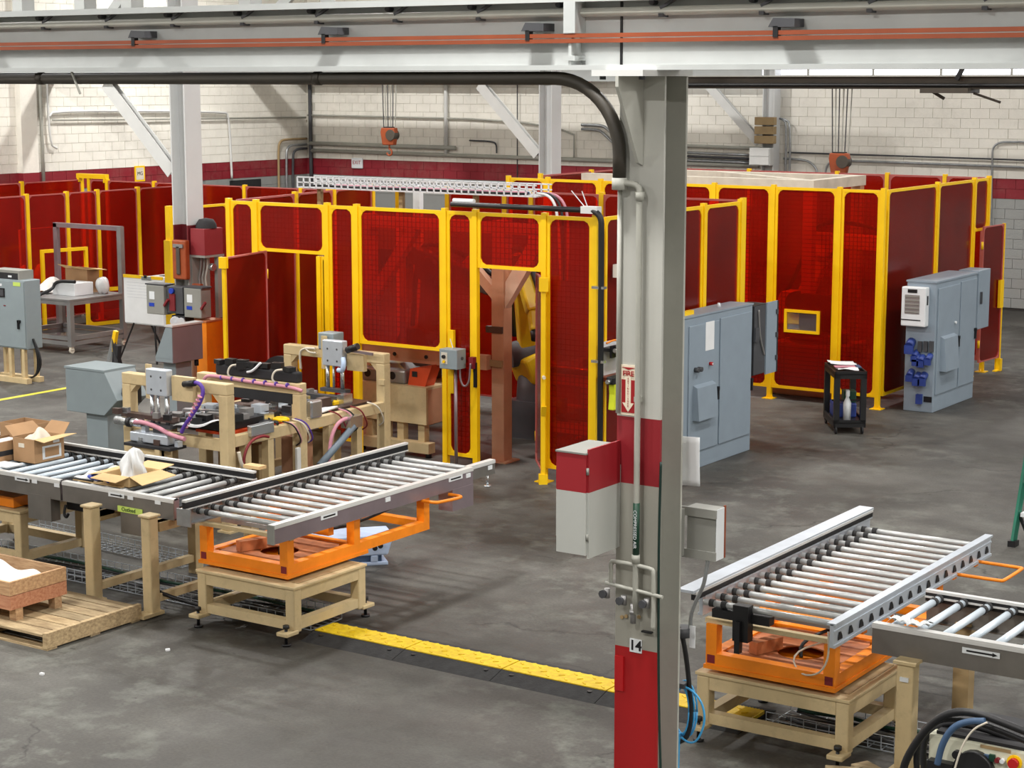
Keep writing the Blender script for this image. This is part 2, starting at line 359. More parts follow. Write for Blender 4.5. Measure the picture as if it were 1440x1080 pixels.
# clerestory windows above the crane girder
wn = bpy.data.objects.new('window_1', None); C.objects.link(wn); struct(wn); wn.location = (0, YB, 4.78)
wnM = Matrix.Translation((0, -YB, -4.78)); ROOT[wn.name] = wnM
MB().box(-22.2, 9.6, YB - 0.06, YB, 4.74, 4.80).build('window_sill', 'col_grey', wn)
MB().box(-22.2, 9.6, YB - 0.06, YB, 5.66, 5.72).build('window_head', 'col_grey', wn)
pm = None
for i in range(21):
    a = -22.2 + i * 1.5
    MB().box(a, a + 0.05, YB - 0.05, YB, 4.80, 5.66).build('mullion', 'col_grey', wn)
    MB().box(a + 0.05, a + 1.5, YB - 0.03, YB - 0.01, 4.80, 5.66).build('pane', 'window_glow', wn)
# open doorway low on the left wall, its dark inside painted as a black slab
dd = MB().box(XL, XL + 0.03, 34.84, 35.97, 0, 2.24).build('door_1', 'black_soft'); struct(dd)
# ---------------------------------------------------------------- building columns
def h_column(name, label, x0, x1, y0, y1, z1, flange_axis, m_f, m_w, t=0.02, base=True):
    th = thing(name, label, 'column', ((x0 + x1) / 2, (y0 + y1) / 2, 0))
    xm, ym = (x0 + x1) / 2, (y0 + y1) / 2
    if flange_axis == 'y':
        MB().box(x0, x1, y0, y0 + t, 0, z1).build('flange', m_f, th); MB().box(x0, x1, y1 - t, y1, 0, z1).build('flange', m_w, th)
        MB().box(xm - 0.008, xm + 0.008, y0 + t, y1 - t, 0, z1).build('web', m_w, th)
    else:
        MB().box(x0, x0 + t, y0, y1, 0, z1).build('flange', m_f, th); MB().box(x1 - t, x1, y0, y1, 0, z1).build('flange', m_f, th)
        MB().box(x0 + t, x1 - t, ym - 0.008, ym + 0.008, 0, z1).build('web', m_w, th)
    if base: MB().box(x0 - 0.08, x1 + 0.08, y0 - 0.08, y1 + 0.08, 0, 0.03).build('base_plate', m_w, th)
    return th
c14 = h_column('steel_column', 'grey steel column with red foot, dark red band and number 14 plate', -5.72, -5.42, 9.65, 9.93, 4.72, 'y', 'flange_paint', 'col_grey')
# tapered haunch that carries the runway beam
MB().prism([(9.66, 4.72), (9.36, 4.72), (9.36, 4.66), (9.60, 4.22), (9.66, 4.20)], 'x', -5.58, -5.56).build('haunch_plate', 'col_grey', c14)
MB().box(-5.74, -5.40, 9.36, 9.95, 4.72, 4.755).build('cap_plate', 'col_white', c14)
for bx in (-5.70, -5.44):
    MB().cyl((bx, 9.42, 4.70), (bx, 9.42, 4.725), 0.018, 6).build('bolt', 'dark_grey', c14)
lc = h_column('steel_column', 'white steel column with dark red band between the two fenced cells', -18.62, -18.34, 19.22, 19.54, 8.9, 'x', 'left_col_paint', 'left_col_paint')
mc = h_column('steel_column', 'far white steel column rising behind the long robot cell', -18.90, -18.62, 29.0, 29.32, 8.9, 'x', 'left_col_paint', 'left_col_paint')
rc = h_column('steel_column', 'white wall column with junction box against the back wall', -18.55, -18.27, 37.36, 37.66, 8.9, 'x', 'left_col_paint', 'left_col_paint')
def gusset(th, x, y, z, s=0.35):
    MB().prism([(x, z), (x + s * 0.45, z), (x, z - s * 1.6)], 'y', y - 0.01, y + 0.01).build('gusset', 'col_white', th)
def brace(label, xc, y, zc, length):
    th = thing('knee_brace', label, 'brace', (xc, y, zc))
    a = Vector((xc - 0.11, y, zc + 0.09)); b = Vector((xc - length, y, zc + length * 0.97))
    for dy in (-0.05, 0.05): MB().beam(a + Vector((0, dy, 0)), b + Vector((0, dy, 0)), 0.012, 0.19).build('flange', 'col_white', th)
    MB().beam(a, b, 0.10, 0.012).build('web', 'dark_grey', th)
brace('white knee brace slanting up left from the column with dark red band', -18.62, 19.38, 3.33, 1.36)
brace('white knee brace slanting up left from the far column behind the robot cell', -18.90, 29.16, 3.25, 1.40)
brace('white knee brace slanting up left from the wall column', -18.55, 37.45, 3.25, 1.45)
for yb, lab in ((19.38, 'white roof beam over the column with dark red band'), (29.16, 'white roof beam over the far column behind the robot cell'), (37.45, 'white roof beam along the back wall above the wall column')):
    th = thing('roof_beam', lab, 'beam', (-25, yb, 4.66))
    MB().box(XL, -18.62, yb - 0.12, yb + 0.12, 4.66, 4.68).build('flange', 'beam_grey', th)
    MB().box(XL, -18.62, yb - 0.12, yb + 0.12, 5.1, 5.12).build('flange', 'beam_grey', th)
    MB().box(XL, -18.62, yb - 0.01, yb + 0.01, 4.68, 5.1).build('web', 'beam_grey', th)
# roof truss seen above the runway beam
tr = thing('roof_truss', 'grey steel roof truss above the column with dark red band', 'truss', (-22, 19.38, 5.12))
for px in (33, 120, 186, 352):
    X = ZY(px, 8, 19.38)[0]; MB().box(X - 0.1, X + 0.1, 19.26, 19.50, 5.12, 7.6).build('post', 'beam_grey', tr)
for pa, pb in (((158, 16), (184, -22)), ((392, 12), (425, -25)), ((470, 12), (440, -25)), ((600, 8), (580, -20))):
    a = ZY(*pa, 19.38); b = ZY(*pb, 19.38); dx = (b[0] - a[0]) / (b[1] - a[1])
    MB().beam((a[0] - dx * (a[1] - 5.14), 19.38, 5.14), (b[0] + dx * (7.4 - b[1]), 19.38, 7.4), 0.06, 0.14).build('diagonal', 'beam_grey', tr)
MB().box(-31, -12.5, 19.28, 19.48, 5.121, 5.2).build('bottom_chord', 'beam_grey', tr); MB().box(-31, -12.5, 19.28, 19.48, 7.4, 7.6).build('top_chord', 'beam_grey', tr)
# ---------------------------------------------------------------- near runway beam across the top of the picture
rb = thing('runway_beam', 'long pale grey steel runway beam resting on column 14', 'beam', (-6, 9.66, 4.755))
MB().box(-16, 6, 9.52, 9.80, 4.755, 4.785).build('bottom_flange', 'beam_grey', rb)
MB().box(-16, 6, 9.53, 9.79, 5.15, 5.19).build('top_flange', 'beam_grey', rb)
MB().box(-16, 6, 9.652, 9.668, 4.785, 5.15).build('web', 'beam_grey', rb)
MB().box(-5.72, -5.705, 9.645, 9.652, 4.785, 5.15).build('web_joint', 'black', rb)
for z in (5.06, 4.81): MB().box(-6.04, -5.96, 9.53, 9.652, z - (0.0 if z < 5 else 0.09), z + 0.09 if z > 5 else z + 0.03).build('splice_lug', 'beam_grey', rb)
MB().box(-6.01, -5.99, 9.54, 9.652, 4.785, 5.15).build('stiffener', 'beam_grey', rb)
# conduit along the upper web, with clamps
cn = thing('conduit', 'painted conduit strapped along the upper web of the runway beam', 'conduit', (-6, 9.6, 5.1))
MB().cyl((-16, 9.615, 5.09), (6, 9.615, 5.09), 0.027, 10).build('pipe', 'pipe_grey', cn)
for i in range(14):
    X = -10.52 - 0.64 + i * 0.638
    MB().box(X - 0.015, X + 0.015, 9.585, 9.652, 5.055, 5.075).obox((X + 0.05, 9.60, 5.135), (0.13, 0.02, 0.018), ry=-0.5).build('strap', 'dark_grey', cn)
    MB().cyl((X - 0.07, 9.60, 5.14), (X - 0.07, 9.655, 5.14), 0.018, 8).build('clamp_bolt', 'dark_grey', cn)
# orange conductor bars on brackets
cb = thing('conductor_bar', 'pair of orange crane conductor bars below the conduit on the runway beam', 'conductor bar', (-6, 9.55, 4.94))
for dy, z in ((9.55, 4.925), (9.55, 4.955)): MB().box(-16, 6, dy - 0.016, dy + 0.016, z - 0.012, z + 0.012).build('bar', 'copper', cb)
for X in (-11.2, -9.52, -7.82, -6.25, -4.62, -3.0):
    MB().prism([(X - 0.09, 4.985), (X + 0.07, 4.985), (X + 0.07, 5.03), (X - 0.06, 5.035)], 'y', 9.53, 9.652).build('bracket', 'dark_grey', cb)
    MB().box(X - 0.06, X - 0.03, 9.53, 9.57, 4.93, 4.99).build('insulator', 'black', cb)
# big drain pipe under the beam, bending down behind column 14
pp = [(-16, 9.60, 4.708), (-6.2, 9.60, 4.708)]
for i in range(13):
    a = i / 12 * PI / 2; pp.append((-6.14 + 0.45 * math.sin(a), 9.60, 4.258 + 0.45 * math.cos(a)))
pp += [(-5.69, 9.60, 4.12)]
dp = thing('drain_pipe', 'dark brown drain pipe under the runway beam bending down the face of column 14', 'pipe', (-5.69, 9.60, 2.7))
MB().tube(pp, 0.04, 12).build('pipe', 'conduit_dark', dp); MB().cyl((-5.69, 9.605, 4.06), (-5.69, 9.605, 4.13), 0.046, 12).build('reducer', 'col_grey', dp); MB().cyl((-5.703, 9.63, 2.72), (-5.703, 9.63, 4.06), 0.014, 8).build('riser', 'col_grey', dp)
for X in (-10.6, -8.0): MB().cyl((X, 9.60, 4.708), (X + 0.06, 9.60, 4.708), 0.044, 12).build('coupling', 'conduit_dark', dp)
MB().beam((-10.2, 9.55, 4.755), (-10.12, 9.55, 4.60), 0.012, 0.012).build('hanger', 'pipe_grey', dp)
# ---------------------------------------------------------------- crane girder and hoists
gd = thing('crane_girder', 'dark crane girder crossing in front of the back wall windows', 'girder', (-10, 33, 4.52))
MB().box(-18.6, 8, 32.9, 33.1, 4.53, 4.76).build('girder', 'crane_dark', gd)
MB().box(-18.6, 8, 32.8, 33.2, 4.755, 4.775).build('flange', 'col_grey', gd)
MB().cyl((-18.6, 32.86, 4.60), (8, 32.86, 4.60), 0.03, 8).build('power_pipe', 'black', gd)
MB().box(-13.1, -12.2, 32.7, 33.3, 4.46, 4.55).build('end_bracket', 'crane_dark', gd)
MB().beam((-13.0, 33, 4.50), (-12.75, 33, 4.36), 0.05, 0.05).build('arm', 'crane_dark', gd); MB().beam((-12.2, 33, 4.46), (-11.7, 33, 4.30), 0.04, 0.04).build('arm', 'crane_dark', gd)
MB().beam((-12.35, 32.8, 4.9), (-12.45, 32.8, 4.70), 0.05, 0.08).build('cable_clamp', 'black', gd)
def hoist(label, x, y, zt, m, size, ztop):
    th = thing('hoist_block', label, 'crane hook', (x, y, zt)); s = size
    MB().prism([(x - 0.9 * s, zt), (x + 0.9 * s, zt), (x + s, zt - 0.5 * s), (x + 0.75 * s, zt - 1.9 * s), (x - 0.75 * s, zt - 1.9 * s), (x - s, zt - 0.5 * s)], 'y', y - 0.35 * s, y + 0.35 * s).build('body', m, th, bevel=0.02)
    MB().cyl((x + 0.45 * s, y - 0.5 * s, zt - 0.8 * s), (x + 0.45 * s, y + 0.5 * s, zt - 0.8 * s), 0.6 * s, 16).build('sheave', 'crane_dark', th)
    MB().box(x - 0.6 * s, x + 0.6 * s, y - 0.3 * s, y + 0.3 * s, zt - 0.02, zt + 0.1 * s).build('top_plate', 'black', th)
    hk = [(x, y, zt - 1.9 * s), (x, y, zt - 2.3 * s)]
    for i in range(9):
        a = PI / 2 - i / 8 * 1.45 * PI; hk.append((x + 0.35 * s * math.cos(a), y, zt - 2.7 * s + 0.35 * s * math.sin(a)))
    MB().tube(hk, 0.1 * s, 8).build('hook', m, th)
    for k, dx in enumerate((-0.75, -0.45, -0.15, 0.2, 0.5, 0.85)):
        MB().cyl((x + dx * s, y, zt), (x + dx * s * 1.25, y, ztop), 0.012, 5, caps=False).build('cable', 'pipe_grey' if k % 2 else 'dark_grey', th)
    return th
hoist('orange crane hook block hanging by cables left of the far white column', -26.95, 35.0, 3.60, 'crane_orange', 0.21, 4.95)
hoist('orange crane hook block hanging above the right hand robot cell', -14.76, 33.0, 3.34, 'crane_orange', 0.20, 4.53)
tg = thing('crane_trolley', 'grey crane trolley above the left hook block', 'trolley', (-26.95, 35, 4.9)); MB().box(-27.6, -26.3, 34.7, 35.3, 4.95, 5.25).build('frame', 'crane_dark', tg)
MB().box(XL, -18.0, 34.9, 35.1, 5.25, 5.6).build('rail', 'beam_grey', tg)
# ---------------------------------------------------------------- services on the walls
def pipe(name, label, pts, r, m, cat='conduit', n=7, group=None):
    o = MB().tube(pts, r, n).build(name, m); tag(o, label, cat, group); return o
W = YB - 0.07
pipe('wall_conduit', 'long thin conduit high along the back wall', [(-31.7, W, 3.80), (-23.6, W, 3.74), (-23.6, W, 2.9)], 0.022, 'pipe_grey')
pipe('wall_pipe', 'grey pipe above the red band on the back wall', [(-31.6, W, 2.90), (-18.8, W, 2.82)], 0.05, 'pipe_grey')
pipe('wall_pipe', 'upper grey pipe in the bundle on the back wall', [(-31.6, W - 0.03, 3.08), (-27.0, W - 0.03, 3.05)], 0.055, 'pipe_grey')
pipe('wall_conduit', 'thin conduit stepping down beside the hook block on the back wall', [(-26.6, W, 3.24), (-25.9, W, 3.23), (-25.8, W, 3.15), (-25.8, W, 2.95)], 0.02, 'dark_grey')
pipe('wall_conduit', 'vertical conduit with electrical boxes behind the left hook block', [(-27.3, W, 4.9), (-27.3, W, 2.9)], 0.05, 'col_white')
pipe('wall_conduit', 'thin vertical conduit on the back wall right of the left hook block', [(-25.2, W, 4.9), (-25.2, W, 2.2)], 0.014, 'dark_grey')
pipe('wall_conduit', 'upper curved conduit dropping right of the far white column', [(-23.4, W, 3.66), (-22.9, W, 3.66), (-22.7, W, 3.6), (-22.0, W, 2.98), (-21.8, W, 2.92), (-19, W, 2.9)], 0.035, 'galv')
pipe('wall_conduit', 'lower curved conduit dropping right of the far white column', [(-23.4, W, 3.56), (-22.95, W, 3.55), (-22.8, W, 3.48), (-22.1, W, 2.88), (-21.9, W, 2.80), (-19, W, 2.80)], 0.03, 'galv')
for i, z in enumerate((3.20, 3.05, 2.97, 2.88)):
    pipe('wall_pipe', ('top', 'second', 'third', 'lowest')[i] + ' of four grey pipes running into the wall column junction box', [(-22.0, W - 0.04, z + 0.05), (-18.7, W - 0.04, z)], 0.028 if i else 0.04, ('pipe_grey', 'galv', 'dark_grey', 'galv')[i])
pipe('wall_conduit', 'conduit on the back wall under the right hook block, middle height', [(-18.1, W, 3.13), (-14.0, W, 3.10), (-9, W, 3.05)], 0.018, 'dark_grey')
pipe('wall_conduit', 'galvanised conduit looping out of the wall column along the wall', [(-17.2, W, 2.4), (-17.2, W, 2.85), (-17.05, W, 2.97), (-16.9, W, 2.99), (-9, W, 2.90)], 0.025, 'galv')
pipe('wall_conduit', 'galvanised conduit bending down right of the wall column box', [(-18.2, W, 3.0), (-17.7, W, 2.98), (-17.5, W, 2.9), (-17.35, W, 2.7), (-17.35, W, 1.0)], 0.025, 'galv')
pipe('wall_conduit', 'white riser conduit with rounded top at the open end of the back wall', [(-13.45, W, 0.3), (-13.5, W, 3.1), (-13.5, W, 3.32), (-13.4, W, 3.42), (-13.2, W, 3.46), (-9, W, 3.46)], 0.022, 'galv')
for i in range(2):
    pipe('wall_conduit', ('front', 'rear')[i] + ' vertical conduit rising beside the wall column', [(-18.1 + i * 0.1, W - 0.1, 2.5), (-18.1 + i * 0.1, W - 0.1, 3.75), (-18.18 + i * 0.05, W - 0.1, 3.85), (-18.4, W - 0.1, 3.88)], 0.024, 'galv')
jb = thing('junction_box', 'white junction box on the wall column below the brace', 'electrical box', (-18.45, 37.3, 2.88))
MB().box(-18.75, -18.25, 37.16, 37.36, 2.86, 3.24).build('body', 'col_white', jb, bevel=0.01); MB().box(-18.73, -18.27, 37.14, 37.16, 2.88, 3.05).build('cover', 'col_white', jb); MB().box(-18.73, -18.27, 37.14, 37.16, 3.06, 3.22).build('cover', 'col_white', jb)
sr = thing('starter_rack', 'stack of old electrical switches on the wall column', 'electrical box', (-18.4, 37.3, 3.3))
for i in range(3): MB().box(-18.66, -18.2, 37.2, 37.36, 3.33 + i * 0.2, 3.50 + i * 0.2).build('switch', 'tan_dark', sr, bevel=0.01)
V = XL + 0.07
pipe('wall_conduit', 'upper conduit running along the left wall past the column with dark red band', [(V, 29.0, 3.9), (V, 29.15, 4.03), (V, 34.6, 3.93), (V, 34.8, 3.85), (V, 34.85, 2.3)], 0.03, 'col_white')
pipe('wall_conduit', 'lower conduit running along the left wall to the corner', [(V, 29.1, 3.82), (V, 37.7, 3.74)], 0.022, 'pipe_grey')
pipe('wall_conduit', 'thick white riser beside the pilaster on the left wall', [(V + 0.02, 28.75, 2.0), (V + 0.02, 28.75, 5.2)], 0.04, 'pipe_grey')
pipe('wall_conduit', 'thin white riser beside the pilaster on the left wall', [(V, 28.98, 5.2), (V, 28.98, 3.3), (V, 29.2, 3.2)], 0.025, 'col_white')
for i, (yy, zz) in enumerate(((36.6, 3.2), (36.9, 3.05), (37.15, 2.95))):
    pipe('wall_conduit', ('outer', 'middle', 'inner')[i] + ' conduit bending down the left wall beside the corner', [(V, yy, 1.2), (V, yy, zz - 0.2), (V, yy + 0.08, zz - 0.05), (V, yy + 0.25, zz), (V, 37.72, zz)], 0.032, ('tan_dark', 'galv', 'dark_grey')[i])
pipe('wall_conduit', 'dark vertical conduit in the corner of the two block walls', [(XL + 0.2, YB - 0.08, 0.5), (XL + 0.2, YB - 0.08, 5.0)], 0.05, 'dark_grey')
es = thing('exit_sign', 'small white exit sign on the red band of the back wall', 'exit sign', (-30.12, YB, 2.5))
MB().box(-30.30, -29.94, YB - 0.05, YB, 2.47, 2.74).build('plate', 'white', es, bevel=0.03); text('lettering', 'EXIT', 0.13, (-30.12, YB - 0.053, 2.62), FRONT, 'sign_red', es)
ws = thing('wall_sign', 'small yellow bordered sign on the red band of the left wall', 'sign', (XL, 31.6, 2.4))
a0 = ZX(189, 246, XL)[0]; a1 = ZX(203, 246, XL)[0]
MB().box(XL, XL + 0.02, a0, a1, 2.36, 2.72).build('plate', 'yellow', ws); MB().box(XL + 0.02, XL + 0.024, a0 + 0.04, a1 - 0.04, 2.40, 2.68).build('face', 'sand_white', ws)
text('lettering', 'MG', 0.12, (XL + 0.026, (a0 + a1) / 2, 2.54), SIDE, 'black', ws)
# ================================================================ yellow framed safety fences with red screens
def mapper(p0, p1):
    p0 = Vector((p0[0], p0[1], 0)); p1 = Vector((p1[0], p1[1], 0)); d = (p1 - p0).normalized(); n = Vector((-d.y, d.x, 0))
    return lambda v: tuple(p0 + d * v[0] + n * v[1] + Vector((0, 0, v[2])))
def mapped(mb, fn): mb.v = [fn(v) for v in mb.v]; return mb
def panel(parent, fn, u0, u1, z0, z1, mesh=True, fw=0.042, fd=0.032, hole=None, m_pane='red_pane', m_frame='yellow'):
    """one framed screen: ring of tube with corner gussets, red pane, wire mesh behind it"""
    mb = MB(); g = 0.075
    mb.box(u0, u1, -fd / 2, fd / 2, z1 - fw, z1).box(u0, u1, -fd / 2, fd / 2, z0, z0 + fw)
    mb.box(u0, u0 + fw, -fd / 2, fd / 2, z0 + fw, z1 - fw).box(u1 - fw, u1, -fd / 2, fd / 2, z0 + fw, z1 - fw)
    if u1 - u0 > 0.3:
        for (a, sa) in ((u0 + fw, 1), (u1 - fw, -1)):
            for (b, sb) in ((z0 + fw, 1), (z1 - fw, -1)):
                mb.prism([(a, b), (a + sa * g, b), (a + sa * g * 0.35, b + sb * g * 0.35), (a, b + sb * g)], 'y', -fd * 0.35, fd * 0.35)
    fr = mapped(mb, fn).build('panel_frame', m_frame, parent)
    pb = MB(); a0, a1, b0, b1 = u0 + 0.02, u1 - 0.02, z0 + 0.02, z1 - 0.02
    if hole:
        h0, h1, k0, k1 = hole
        pb.box(a0, h0, -0.003, 0.003, b0, b1).box(h1, a1, -0.003, 0.003, b0, b1).box(h0, h1, -0.003, 0.003, b0, k0).box(h0, h1, -0.003, 0.003, k1, b1)
    else: pb.box(a0, a1, -0.003, 0.003, b0, b1)
    mapped(pb, fn).build('screen', m_pane, fr)
    if mesh:
        wb_ = MB(); st = 0.062; t = 0.0035
        u = u0 + st
        while u < u1 - fw:
            if not (hole and hole[0] < u < hole[1]): wb_.box(u - t, u + t, 0.010, 0.016, b0, b1)
            u += st
        z = z0 + st
        while z < z1 - fw:
            if not (hole and hole[2] < z < hole[3]): wb_.box(a0, a1, 0.010, 0.016, z - t, z + t)
            z += st * 1.0
        mapped(wb_, fn).build('wire_mesh', 'wire', fr, stuff=True)
    return fr
POSTM = {}
def fence(label, p0, p1, posts, h, bays=None, mesh=True, pw=0.066, skip=(), extra=None, mf='yellow', pf='yellow', fw=0.042):
    th = thing('safety_fence', label, 'fence', (p0[0], p0[1], 0)); fn = mapper(p0, p1)
    for i, u in enumerate(posts):
        if i in skip: continue
        p = mapped(MB().box(u - pw / 2, u + pw / 2, -pw / 2, pw / 2, 0.012, h + 0.03), fn).build('post', mf, th)
        mapped(MB().box(u - 0.085, u + 0.085, -0.085, 0.085, 0.0, 0.012).prism([(u - 0.06, 0.012), (u + 0.06, 0.012), (u + 0.033, 0.07), (u - 0.033, 0.07)], 'y', -0.01, 0.01), fn).build('foot_plate', mf, p)
    for i in range(len(posts) - 1):
        spec = bays[i] if bays and i < len(bays) else 'full'
        if spec is None: continue
        u0, u1 = posts[i] + pw / 2 + 0.002, posts[i + 1] - pw / 2 - 0.002
        if spec == 'full': spec = (0.17, h)
        panel(th, fn, u0, u1, spec[0], spec[1], mesh, fw=fw, m_frame=pf, hole=spec[2] if len(spec) > 2 else None)
    return th, fn
H1 = 3.15
# --- long robot cell in the middle
XS = [-16.77, -16.30, -15.12, -14.65, -13.30, -12.85, -11.87, -11.18]
f1, fn1 = fence('red screened fence front of the middle cell, facing the tan machine', (-16.77, 18.35), (-11.18, 18.35), [x + 16.77 for x in XS], H1,
      ['full', (2.52, H1), 'full', (1.44, H1), 'full', (2.49, H1), 'full'])
mapped(MB().box(1.48, 1.54, -0.03, 0.03, 0, 2.5), fn1).build('door_post', 'yellow', f1); panel(f1, fn1, 1.55, 1.62, 0.1, 2.5, False)
mapped(MB().box(3.56, 3.64, -0.08, -0.035, 0.95, 1.72), fn1).build('channel_cover', 'yellow', f1); mapped(MB().box(2.15, 2.19, -0.08, -0.035, 0.2, 1.3), fn1).build('channel_cover', 'yellow', f1)
mapped(MB().box(3.92, 3.96, -0.06, -0.034, 1.05, 1.35), fn1).build('latch_keeper', 'black', f1)
fence('red screened fence on the side of the middle cell behind the grey twin door cabinet', (-11.15, 18.46), (-11.15, 21.95), [0.0, 1.2, 2.42, 3.43], H1, skip=(0,))
fence('red screened fence on the far left side of the middle cell', (-16.80, 18.46), (-17.3, 22.1), [0.06, 1.5, 2.5, 3.6], H1, skip=(0,), mesh=False, pf='pane_edge', fw=0.025)
fence('red screened fence along the rear of the middle cell', (-16.9, 22.15), (-11.2, 22.15), [0.0, 0.9, 1.9, 2.35, 3.5, 4.6, 5.65], H1, [None, (0.17, H1), (0.17, H1), 'full', 'full', 'full'], mesh=False, pf='pane_edge', fw=0.025)
# --- right hand robot cell
XR = [-17.0, -16.25, -15.27, -14.27, -13.28, -12.30, -11.25, -10.58]
f2, fn2 = fence('red screened fence front of the right robot cell with small framed window', (-17.0, 25.2), (-10.58, 25.2), [x + 17.0 for x in XR], H1,
      ['full', 'full', 'full', 'full', 'full', (0.17, H1, (4.97, 5.45, 1.06, 1.32)), 'full'])
hw = MB(); hw.box(4.93, 5.49, -0.04, -0.004, 1.02, 1.06).box(4.93, 5.49, -0.04, -0.004, 1.32, 1.36).box(4.93, 4.97, -0.04, -0.004, 1.06, 1.32).box(5.45, 5.49, -0.04, -0.004, 1.06, 1.32)
wf = mapped(hw, fn2).build('window_frame', 'yellow', f2); mapped(MB().box(4.97, 5.45, -0.016, -0.012, 1.06, 1.32), fn2).build('pane', 'clear_glass', wf)
f3, fn3 = fence('red screened fence on the aisle side of the right robot cell', (-10.58, 25.31), (-10.58, 29.5), [0.0, 1.95, 3.5, 4.15], H1, ['full', 'full', (2.32, H1)], skip=(0,))
fence('red screened fence along the rear of the right robot cell', (-16.95, 29.55), (-10.6, 29.55), [0.0, 2.05, 3.7, 4.6, 5.6, 6.3], H1, skip=(5,), mesh=False, pf='pane_edge', fw=0.03)
fence('red screened fence on the left side of the right robot cell', (-16.98, 25.31), (-16.98, 29.45), [0.8, 2.4, 4.1], H1, skip=(2,), mesh=False, pf='pane_edge', fw=0.025)
# --- older low cell by the left wall
H2 = 2.55
fence('red screened fence behind the aluminium framed table', (-27.4, 22.4), (-27.4, 28.8), [0.2, 2.0, 3.0, 3.8, 4.9, 6.3], H2, mesh=False, pw=0.075, pf='pane_edge', fw=0.022)
fence('low red fence farthest left near the block wall pilaster', (-30.9, 25.5), (-30.9, 29.2), [0.0, 1.9, 3.6], H2, mesh=False, pw=0.075, pf='pane_edge', fw=0.022)
fence('red screened fence joining the low left cell behind the column with dark red band', (-30.8, 29.05), (-23.8, 29.05), [0.2, 0.75, 2.15, 4.7, 6.2, 6.9], H2, mesh=False, pw=0.075, pf='pane_edge', fw=0.022)
f6, fn6 = fence('red screened fence with wide yellow end post beside the flip chart', (-22.75, 23.4), (-22.75, 26.6), [0.0, 1.5, 3.0], H2, mesh=False, pw=0.10)
mapped(MB().box(-0.1, -0.03, -0.09, 0.05, 0.1, 2.0), fn6).build('cover_plate', 'yellow', f6)
gh = thing('gate_header', 'yellow gate header above the far left red fence', 'gate header', (-30.6, 29.0, 2.55))
a = G(119, 253, 2.66); MB().box(-30.95, -30.05, 29.0, 29.1, 2.58, 2.68).build('bar', 'yellow', gh); MB().box(-30.93, -30.87, 29.0, 29.1, 2.50, 2.58).build('stub', 'yellow', gh); MB().box(-30.13, -30.07, 29.0, 29.1, 2.50, 2.58).build('stub', 'yellow', gh)
# --- gates standing open
def gate(label, hinge, end, z0, z1, mf='yellow', mesh=False, extra=None):
    fn = mapper(hinge, end); L = (Vector(end) - Vector(hinge)).length
    th = thing('safety_gate', label, 'gate', (hinge[0], hinge[1], 0))
    panel(th, fn, 0.03, L, z0, z1, mesh, fw=0.02, fd=0.03, m_frame='pane_edge')
    mapped(MB().box(L, L + 0.04, -0.022, 0.022, z0 - 0.02, z1 + 0.01), fn).build('stile', mf, th)
    mapped(MB().box(L - 0.02, L + 0.055, -0.05, 0.05, 0.0, z0 - 0.02).box(L - 0.14, L + 0.0, -0.03, 0.03, 0.0, 0.02), fn).build('drop_foot', mf, th)
    for z in (z0 + 0.3, z1 - 0.3): mapped(MB().cyl((0.02, 0, z - 0.06), (0.02, 0, z + 0.06), 0.02, 8), fn).build('hinge', 'yellow', th)
    return th, fn, L
g1, gf1, L1 = gate('open red screened gate swung out beside the tan machine', (-16.06, 18.27), (-15.83, 17.22), 0.16, 2.54)
mapped(MB().box(L1, L1 + 0.06, -0.05, 0.05, 2.41, 2.55), gf1).build('latch_housing', 'yellow', g1)
g2, gf2, L2 = gate('open red screened gate in the doorway showing the yellow robot', (-12.28, 18.80), (-11.82, 18.24), 0.14, 2.42)
mapped(MB().box(L2 - 0.01, L2 + 0.07, -0.05, 0.05, 2.28, 2.44), gf2).build('latch_housing', 'yellow', g2); mapped(MB().prism([(L2 + 0.05, 0.82), (L2 + 0.12, 0.94), (L2 + 0.05, 0.94)], 'y', -0.03, 0.03), gf2).build('catch', 'yellow', g2)
mapped(MB().cyl((L2 + 0.05, 0, 1.28), (L2 + 0.12, 0, 1.28), 0.02, 8), gf2).build('knob', 'sand_white', g2)
g3, gf3, L3 = gate('red gate standing open at the aisle end of the right robot cell', (-10.46, 28.92), (-10.40, 29.72), 0.22, 2.40)
mapped(MB().box(L3 - 0.16, L3 - 0.02, -0.06, -0.02, 1.05, 1.5), gf3).build('latch_housing', 'yellow', g3)
# loose panels leaning low against the left fence
lp = thing('portable_screen', 'loose yellow framed red panel leaning behind the flip chart', 'fence panel', (-27.1, 24.9, 0)); fnl = mapper((-26.9, 25.35), (-26.6, 26.9))
panel(lp, fnl, 0, 1.5, 0.0, 0.72, False, fw=0.07); 
lp2 = thing('yellow_gate', 'bare yellow gate frame behind the paper covered aluminium table', 'gate frame', (-26.9, 23.6, 0)); fnl2 = mapper((-26.9, 24.25), (-26.7, 25.25))
mapped(MB().box(0, 1.0, -0.03, 0.03, 1.5, 1.56).box(0, 0.06, -0.03, 0.03, 0, 1.5).box(0.94, 1.0, -0.03, 0.03, 0, 1.5), fnl2).build('frame', 'yellow', lp2)
